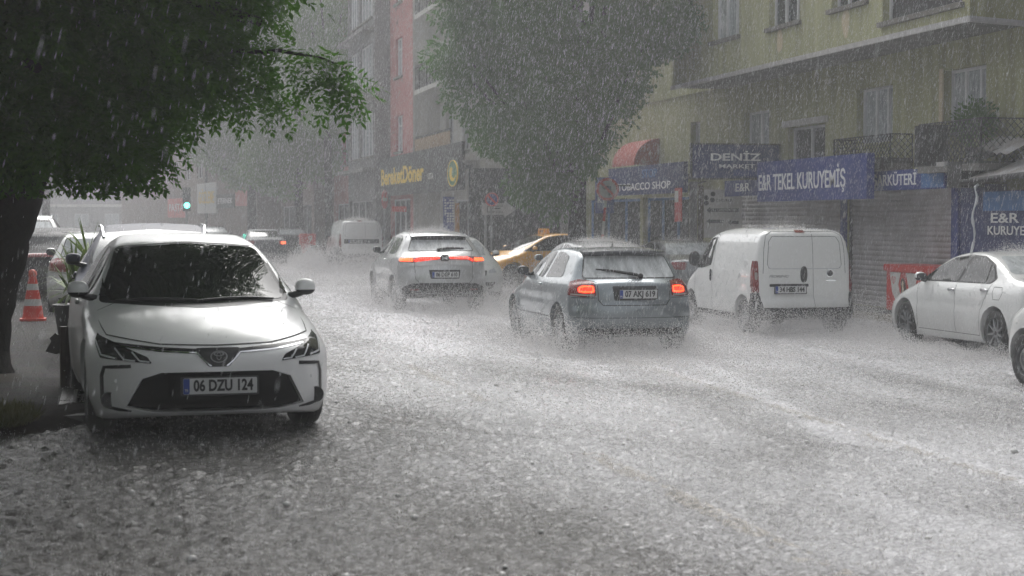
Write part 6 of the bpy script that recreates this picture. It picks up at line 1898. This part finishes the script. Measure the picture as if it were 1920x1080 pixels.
# yucca in a pot
g = at_z(150, 640, .285); g = Vector((at_depth(140, 560, 21.5).x, at_depth(140, 560, 21.5).y, .285))
t = thing('potted_yucca', 'spiky green yucca in a dark tub between the parked cars', 'plant', g)
MB().lathe([(.0, 0), (.20, 0), (.26, .42), (.28, .44), (.25, .45), (.0, .42)], 20, 'z', g).build('pot', M_TRIM, t, smooth=True)
m_ = MB()
for (dx, dy, h) in ((0, 0, .78), (.16, .05, 1.02), (-.05, .1, .58)):
    m_.tube([g + Vector((dx*.4, dy*.4, .40)), g + Vector((dx, dy, h))], [.04, .03], 8)
m_.build('stem', M_BARK, t, smooth=True)
P0, Dv = [], []
for (dx, dy, h), nl in (((0, 0, .78), 34), ((.16, .05, 1.02), 26), ((-.05, .1, .58), 26)):
    for i in range(nl):
        a = rng.uniform(0, 2 * math.pi); el = rng.uniform(-.5, 1.4)
        P0.append((dx, dy, h)); Dv.append((math.cos(a) * math.cos(el), math.sin(a) * math.cos(el), math.sin(el)))
P0 = np.array(P0); Dv = np.array(Dv); n = len(P0)
segs = []
L = rng.uniform(.34, .56, n)
cur = P0.copy(); d = Dv.copy(); side = unit(np.cross(d, np.array([0, 0, 1.0]) + rng.normal(0, .05, (n, 3))))
prev = None; w0 = .018
rows = []
for k in range(5):
    wd = [.010, .020, .021, .014, .001][k]
    rows.append((cur - side * wd, cur + side * wd))
    cur = cur + d * (L / 4)[:, None]; d = unit(d + np.array([0, 0, -.13]))
for k in range(4):
    segs.append(np.stack([rows[k][0], rows[k][1], rows[k+1][1], rows[k+1][0]], 1))
V = np.concatenate(segs)
link('leaves', leaf_mesh('leaves', V, leaf_mat('yucca_leaf', (.09, .15, .035), (.16, .22, .06), .3)), t)
# broken wooden signpost between tree and car
q = at_z(122, 726, .285)
t = thing('wooden_signpost', 'dark broken wooden arrow board on a post beside the parked saloon', 'signpost', q)
m_ = MB().tube([q, q + Vector((.0, 0, .55))], .045, 6).build('post', M_BROWN, t)
def pp(px, py): return at_depth(px, py, 16.4)
Bq = Basis(pp(110, 650), CR @ Vector((1, 0, 0)), (0, 0, 1), CR @ Vector((0, 0, 1)))
poly = []
for px, py in ((86, 659), (97, 640), (94, 634), (105, 624), (110, 628), (124, 612), (134, 640), (118, 660), (106, 664)):
    p = pp(px, py) - Bq.o; poly.append((p.dot(Bq.u), p.dot(Bq.v)))
MB().prism(Bq, poly, -.02, .02).build('board', mat('black_board', (.018, .016, .015), .5, noise=.3), t)
# grass tuft by the kerb, litter, floating leaf
def grass_stuff(name, label, c, r, n, h):
    a = rng.uniform(0, 2*math.pi, n); rr = np.sqrt(rng.uniform(0, 1, n))
    P0 = np.stack([c[0] + r[0]*rr*np.cos(a), c[1] + r[1]*rr*np.sin(a), np.full(n, c[2])], 1)
    D = unit(np.stack([rng.normal(0, .45, n), rng.normal(0, .45, n), np.ones(n)], 1))
    V = leaves_from(P0, D, unit(rng.normal(size=(n, 3))), h * rng.uniform(.5, 1.2, n), np.full(n, .012))
    o = link(name, leaf_mesh(name, V, leaf_mat('grass_blade', (.07, .085, .02), (.13, .12, .045), .3)))
    return tag(o, label, 'grass', None, 'stuff')
gp = at_z(14, 800, .29)
grass_stuff('grass', 'yellowish tuft of grass at the foot of the tree by the left edge', (gp.x - .12, gp.y + .45, .27), (.30, .5), 2200, .15)
c = at_z(265, 877, .225)
MB().prism(Basis(c, (1, .1, 0), (-.1, 1, 0), (0, 0, 1)), rnd([(-.05, -.02), (.05, -.015), (.055, .02), (-.045, .025)], .01), 0, .006).single('litter', M_WPANEL, 'small white scrap of litter floating before the parked saloon', 'litter', c)
c = at_z(1075, 917, .0)
Vl = leaves_from(np.array([[0, 0, .012]]), np.array([[.9, .3, .15]]), np.array([[0, 0, 1.0]]), np.array([.10]), np.array([.055]))
o = link('fallen_leaf', leaf_mesh('fallen_leaf', Vl, leaf_mat('fallen_leaf', (.12, .11, .04), (.09, .07, .03), .2))); o.location = c
tag(o, 'single curled leaf floating on the flooded road in the foreground', 'leaf')
# balcony plants, red delivery scooter
yb1 = at_x(1822, 412, 14.7).y
t = thing('balcony_plant', 'bushy green plants crowding the right hand lattice balcony', 'plant', (14.75, yb1, 2.78))
MB().lathe([(0, 0), (.14, 0), (.18, .28), (0, .26)], 14, 'z', t.location).build('pot', M_TRIM, t)
n = 1500; w = unit(rng.normal(size=(n, 3))); p = w * rng.uniform(.2, 1, (n, 1)) * np.array([.34, .55, .42]) + np.array([0, 0, .72])
link('foliage', leaf_mesh('foliage', leaves_from(p, unit(w + rng.normal(0, .5, (n, 3))), unit(rng.normal(size=(n, 3))), rng.uniform(.06, .12, n), rng.uniform(.025, .05, n)), M_LEAFM), t)
sc = at_depth(575, 460, 74); sx, sy = sc.x, sc.y
t = thing('delivery_scooter', 'delivery scooter with a bright red box marked 9 left of the tall white van', 'scooter', (sx, sy, gz(sx)))
z0 = gz(sx)
MB().prism(Basis((sx, sy - .3, z0), (1, 0, 0), (0, 0, 1), (0, -1, 0)), rnd([(-.33, .72), (.33, .72), (.33, 1.22), (-.33, 1.22)], .05), -.3, .3).build('delivery_box', M_REDS, t)
put_text('9', Basis((sx, sy - .6, z0 + .98), (1, 0, 0), (0, 0, 1), (0, -1, 0)), .08, 0, .004, .28, M_WPANEL, t)
m_ = MB().blob((sx, sy + .1, z0 + .62), .17, .55, .16, 14, 10, 2.6).blob((sx, sy + .85, z0 + .70), .15, .12, .38, 14, 10, 2.6).tube([(sx, sy + .8, z0 + .6), (sx, sy + .7, z0 + 1.1)], .04, 8).tube([(sx - .3, sy + .72, z0 + 1.1), (sx + .3, sy + .72, z0 + 1.1)], .02, 6)
m_.build('body', M_REDS, t, smooth=True)
for yy in (-.35, 1.0):
    MB().lathe([(.13, -.05), (.22, -.06), (.25, 0), (.22, .06), (.13, .05)], 24, 'y').build('wheel', M_TYRE, t, smooth=True, world=False)
    w_ = t.children[-1] if t.children[-1].name.startswith('wheel') else [c_ for c_ in t.children if c_.name.startswith('wheel')][-1]
    w_.rotation_euler = (0, 0, R(90)); w_.location = (0, yy, .25)
# ------------------------------------------------------------------ rain, splashes, spray, haze
def drop_mat(name, col, tr=.5, rough=.25):
    m, n, l, p = newmat(name)
    p.inputs['Base Color'].default_value = (*col, 1); p.inputs['Roughness'].default_value = rough
    t = n.new('ShaderNodeBsdfTranslucent'); t.inputs['Color'].default_value = (*col, 1)
    ms = n.new('ShaderNodeMixShader'); ms.inputs[0].default_value = tr
    l.new(p.outputs[0], ms.inputs[1]); l.new(t.outputs[0], ms.inputs[2]); l.new(ms.outputs[0], n['Material Output'].inputs['Surface'])
    return m
M_RAIN = drop_mat('rain_drop', (.85, .86, .88))
M_SPRAY = drop_mat('spray_drop', (.93, .92, .915))
def streaks(P0, D, L, r):
    n = len(P0)
    s = unit(np.cross(D, np.array([0.3, 1.0, 0.1]))); q = np.cross(D, s)
    V = np.empty((n, 5, 3), np.float32)
    V[:, 0] = P0 - D * L[:, None] * .5; V[:, 4] = P0 + D * L[:, None] * .5
    for k in range(3):
        a = 2 * math.pi * k / 3
        V[:, 1 + k] = P0 + D * (L * .12)[:, None] + (s * math.cos(a) + q * math.sin(a)) * r[:, None]
    f = np.array([[0, 2, 1], [0, 3, 2], [0, 1, 3], [4, 1, 2], [4, 2, 3], [4, 3, 1]])
    return V.reshape(-1, 3), (np.arange(n)[:, None, None] * 5 + f[None]).reshape(-1, 3)
def drops(P0, r, stretch=None):
    n = len(P0)
    b = np.array([[1, 1, 1], [1, -1, -1], [-1, 1, -1], [-1, -1, 1]]) * .62
    ang = rng.uniform(0, 2 * math.pi, n); c, s = np.cos(ang), np.sin(ang)
    V = np.empty((n, 4, 3), np.float32)
    for k in range(4):
        x, y, z = b[k]
        V[:, k, 0] = P0[:, 0] + (x * c - y * s) * r; V[:, k, 1] = P0[:, 1] + (x * s + y * c) * r
        V[:, k, 2] = P0[:, 2] + z * r * (1.0 if stretch is None else stretch)
    f = np.array([[0, 1, 2], [0, 3, 1], [0, 2, 3], [1, 3, 2]])
    return V.reshape(-1, 3), (np.arange(n)[:, None, None] * 4 + f[None]).reshape(-1, 3)
def stuff(name, label, cat, V, Fc, m, smooth=True):
    return tag(link(name, np_mesh(name, V, Fc, m, smooth)), label, cat, None, 'stuff')
gzv = lambda x: np.interp(x, [-40, 1.9, 6.0, 14.0, 60], [0.22, 0.22, 0.0, -0.09, -0.09])

# falling rain, slanting with the wind
n = 640000
x = rng.uniform(-7, 16.5, n); y = 7.5 + 39 * rng.uniform(0, 1, n) ** .9; z = rng.uniform(.1, 10.5, n)
shel = ((x < 1.7) & (y > 10.5) & (y < 19.5) & (z < 4.8) & (rng.uniform(0, 1, n) < .85)) | ((x < 1.5) & (y < 10.5) & (rng.uniform(0, 1, n) < .6))   # crowns keep the rain off
x, y, z = x[~shel], y[~shel], z[~shel]; n = len(x)
xn = rng.uniform(-1.5, 3.5, 1600); yn = rng.uniform(2.5, 7.5, 1600); zn = rng.uniform(.3, 4, 1600)       # drops close to the lens
x, y, z = np.concatenate([x, xn]), np.concatenate([y, yn]), np.concatenate([z, zn]); n = len(x)
D = unit(np.stack([np.full(n, -.22), np.full(n, -.02), np.full(n, -1.0)], 1) + rng.normal(0, .06, (n, 3)))
L_ = rng.lognormal(math.log(.034), .38, n); r_ = np.clip(rng.lognormal(math.log(.00130), .38, n), .0006, .0028)
P0 = np.stack([x, y, z], 1)
s = unit(np.cross(D, np.array([0.3, 1.0, 0.1]))); q = np.cross(D, s)
V = np.empty((n, 4, 3), np.float32)
V[:, 0] = P0 - D * L_[:, None] * .5; V[:, 1] = P0 + D * L_[:, None] * .5
V[:, 2] = P0 + D * (L_ * .15)[:, None] + s * r_[:, None]; V[:, 3] = P0 + D * (L_ * .15)[:, None] - s * (r_ * .6)[:, None] + q * r_[:, None]
f = np.array([[0, 2, 3], [1, 3, 2], [0, 1, 2], [0, 3, 1]])
stuff('rain', 'heavy slanting rain falling across the whole street', 'rain', V.reshape(-1, 3), (np.arange(n)[:, None, None] * 4 + f[None]).reshape(-1, 3), M_RAIN)

# splash crowns and bubbles on the water
def on_road(n, y0, y1, pw=1.0):
    y = y0 + (y1 - y0) * rng.uniform(0, 1, n) ** pw
    x = rng.uniform(-3, 13.9, n)
    return x, y
n = 62000
x, y = on_road(n, 6.5, 34, 1.1)
k = 3
xx = np.repeat(x, k) + rng.normal(0, .012, n * k); yy = np.repeat(y, k) + rng.normal(0, .012, n * k)
h = rng.uniform(.007, .030, n * k) * np.repeat(rng.uniform(.4, 1.3, n), k)
D = unit(np.stack([rng.normal(0, .35, n * k), rng.normal(0, .35, n * k), np.ones(n * k)], 1))
V1, F1_ = streaks(np.stack([xx, yy, gzv(xx) + h * .4], 1), D, h, rng.uniform(.0013, .0032, n * k))
V2, F2_ = drops(np.stack([xx + D[:, 0] * h, yy + D[:, 1] * h, gzv(xx) + h * rng.uniform(1.1, 1.9, n * k)], 1), rng.uniform(.001, .0024, n * k))
stuff('rain_splashes', 'splash crowns and thrown drops all over the flooded road', 'splashes', np.concatenate([V1, V2]), np.concatenate([F1_, F2_ + len(V1)]), M_SPRAY)
# bubbles: glassy domes
n = 700
x, y = on_road(n, 6.5, 26, 1.3)
r = rng.uniform(.010, .034, n) * rng.uniform(.5, 1, n)
nu, nv = 9, 4
rings = []
for j in range(nv + 1):
    th = math.pi / 2 * j / nv
    for i in range(nu):
        a = 2 * math.pi * i / nu
        rings.append((math.cos(th) * math.cos(a), math.cos(th) * math.sin(a), math.sin(th) * .8))
rings = np.array(rings)
V = np.stack([x, y, gzv(x) - .002], 1)[:, None, :] + rings[None] * r[:, None, None]
f = np.array([[j*nu+i, j*nu+(i+1) % nu, (j+1)*nu+(i+1) % nu, (j+1)*nu+i] for j in range(nv) for i in range(nu)])
m, nn_, ll_, p = newmat('bubble_skin')
p.inputs['Base Color'].default_value = (.48, .475, .47, 1); p.inputs['Roughness'].default_value = .2; p.inputs['IOR'].default_value = 1.33
stuff('water_bubbles', 'round rain bubbles riding on the flooded road', 'bubbles', V.reshape(-1, 3), (np.arange(n)[:, None, None] * len(rings) + f[None]).reshape(-1, 4), m)

# a low mist of broken drops over the road
n = 150000
x = rng.uniform(-.4, 15, n); y = 14 + 50 * rng.uniform(0, 1, n) ** 1.1
z = gzv(x) + rng.exponential(.05, n)
V, Fc = drops(np.stack([x, y, z], 1), rng.uniform(.003, .0075, n))
stuff('ground_mist', 'low white mist of shattered rain skimming the road', 'mist', V, Fc, M_SPRAY)

# spray from the wheels, and rain bursting on the roofs
def spray(label, X, Y, z0, half, length, hmax, n, sides=(-1, 1), back=1.2, size=(.003, .009)):
    parts = []
    n1 = int(n * .55)
    # sheets thrown sideways off the tyres
    s = rng.choice(sides, n1); wx = rng.choice([-1, 1], n1) * half
    wy = rng.uniform(-length / 2 - back * .4, length / 2, n1)
    out = rng.exponential(.55, n1)
    hh = hmax * np.exp(-((out - .35) / .8) ** 2) * rng.uniform(0, 1, n1) ** 1.6
    clump = .75 + .45 * np.sin(wy * 3.1 + X) * np.sin(out * 5 + wy * 1.3)
    parts.append(np.stack([X + np.where(s > 0, half, -half) + s * out * .9, Y + wy - out * .5, z0 + hh * clump], 1))
    # the wake behind
    n2 = n - n1
    by = rng.exponential(back * .7, n2)
    hh = hmax * .95 * np.exp(-by / back) * rng.uniform(0, 1, n2) ** 1.5
    parts.append(np.stack([X + rng.normal(0, half * .75, n2) * (1 + .25 * by), Y - length / 2 + .35 - by, z0 + hh], 1))
    P0 = np.concatenate(parts); P0[:, 2] = np.maximum(P0[:, 2], z0 + .003)
    r = rng.uniform(*size, len(P0)) * rng.uniform(.5, 1, len(P0))
    V, Fc = drops(P0, r, 1.2)
    stuff('wheel_spray', label, 'spray', V, Fc, M_SPRAY)
spray('white spray thrown up round the blue grey hatchback', 6.68, 23.62, gz(6.6), .80, 4.2, .62, 105000, back=1.6)
spray('white spray thrown up round the silver crossover', 6.18, 34.1, gz(6.2), .82, 4.3, .75, 105000, back=1.9)
spray('splashing water round the rear wheels of the small white van', 10.76, 26.97, gz(10.8), .78, 3.9, .72, 105000, back=1.8)
spray('tall white spray in front of and behind the far delivery van', 9.0, 66.0, gz(9), 1.2, 5.5, 1.0, 70000, back=5.0, size=(.008, .02))
spray('brown tinged spray at the front of the taxi', 9.8, 45.0, gz(10), 1.0, 3.0, .8, 30000, back=2.0, size=(.005, .012))
spray('thin spray beside the white saloon at the kerb', 12.2, 22.3, gz(12.2), .80, 3.6, .25, 40000, sides=(-1,), back=.6)
spray('spray round the far dark saloon', 5.95, 68.0, gz(6), .9, 5.0, .6, 26000, back=3.0, size=(.007, .016))
rb = []
for X, Y, w, y0, y1, zt, n in ((6.82, 23.62, .52, -1.5, .1, 1.42, 8000), (6.28, 34.1, .54, -1.4, .1, 1.58, 9000), (10.76, 26.97, .62, -1.75, .4, 1.62, 13000), (9.5, 33.2, .52, -1.4, .1, 1.40, 9000), (12.15, 35.6, .50, -.8, .1, 1.36, 5000),
                          (9.75, 68.6, .62, -1.7, .5, 1.84, 8000), (12.76, 22.35, .50, -.8, .1, 1.34, 4500)):
    x = X + w * (rng.beta(1.6, 1.6, n) * 2 - 1); y = Y + rng.uniform(y0, y1, n)
    cl = .5 + .5 * np.sin(x * 9 + y * 4) * np.sin(y * 6.3)
    rb.append(np.stack([x, y, zt - .02 - .10 * ((x - X) / w) ** 2 + rng.exponential(.035, n) * (.5 + 1.3 * cl)], 1))
rb = np.concatenate(rb)
V, Fc = drops(rb, rng.uniform(.002, .006, len(rb)))
stuff('roof_spray', 'fine white spray of rain bursting on the car roofs', 'spray', V, Fc, M_SPRAY)

# the air thick with rain
m = bpy.data.materials.new('rain_haze'); m.use_nodes = True
nn_ = m.node_tree.nodes; nn_.clear()
pv = nn_.new('ShaderNodeVolumePrincipled'); pv.inputs['Color'].default_value = (.92, .93, .95, 1)
pv.inputs['Density'].default_value = HAZE; pv.inputs['Anisotropy'].default_value = .35
oo = nn_.new('ShaderNodeOutputMaterial'); m.node_tree.links.new(pv.outputs[0], oo.inputs['Volume'])
MB().box(-70, 70, -30, 300, -1.95, 27).single('haze', m, 'grey haze of heavy rain filling the street', 'haze', (0, 0, 0), kind='stuff')
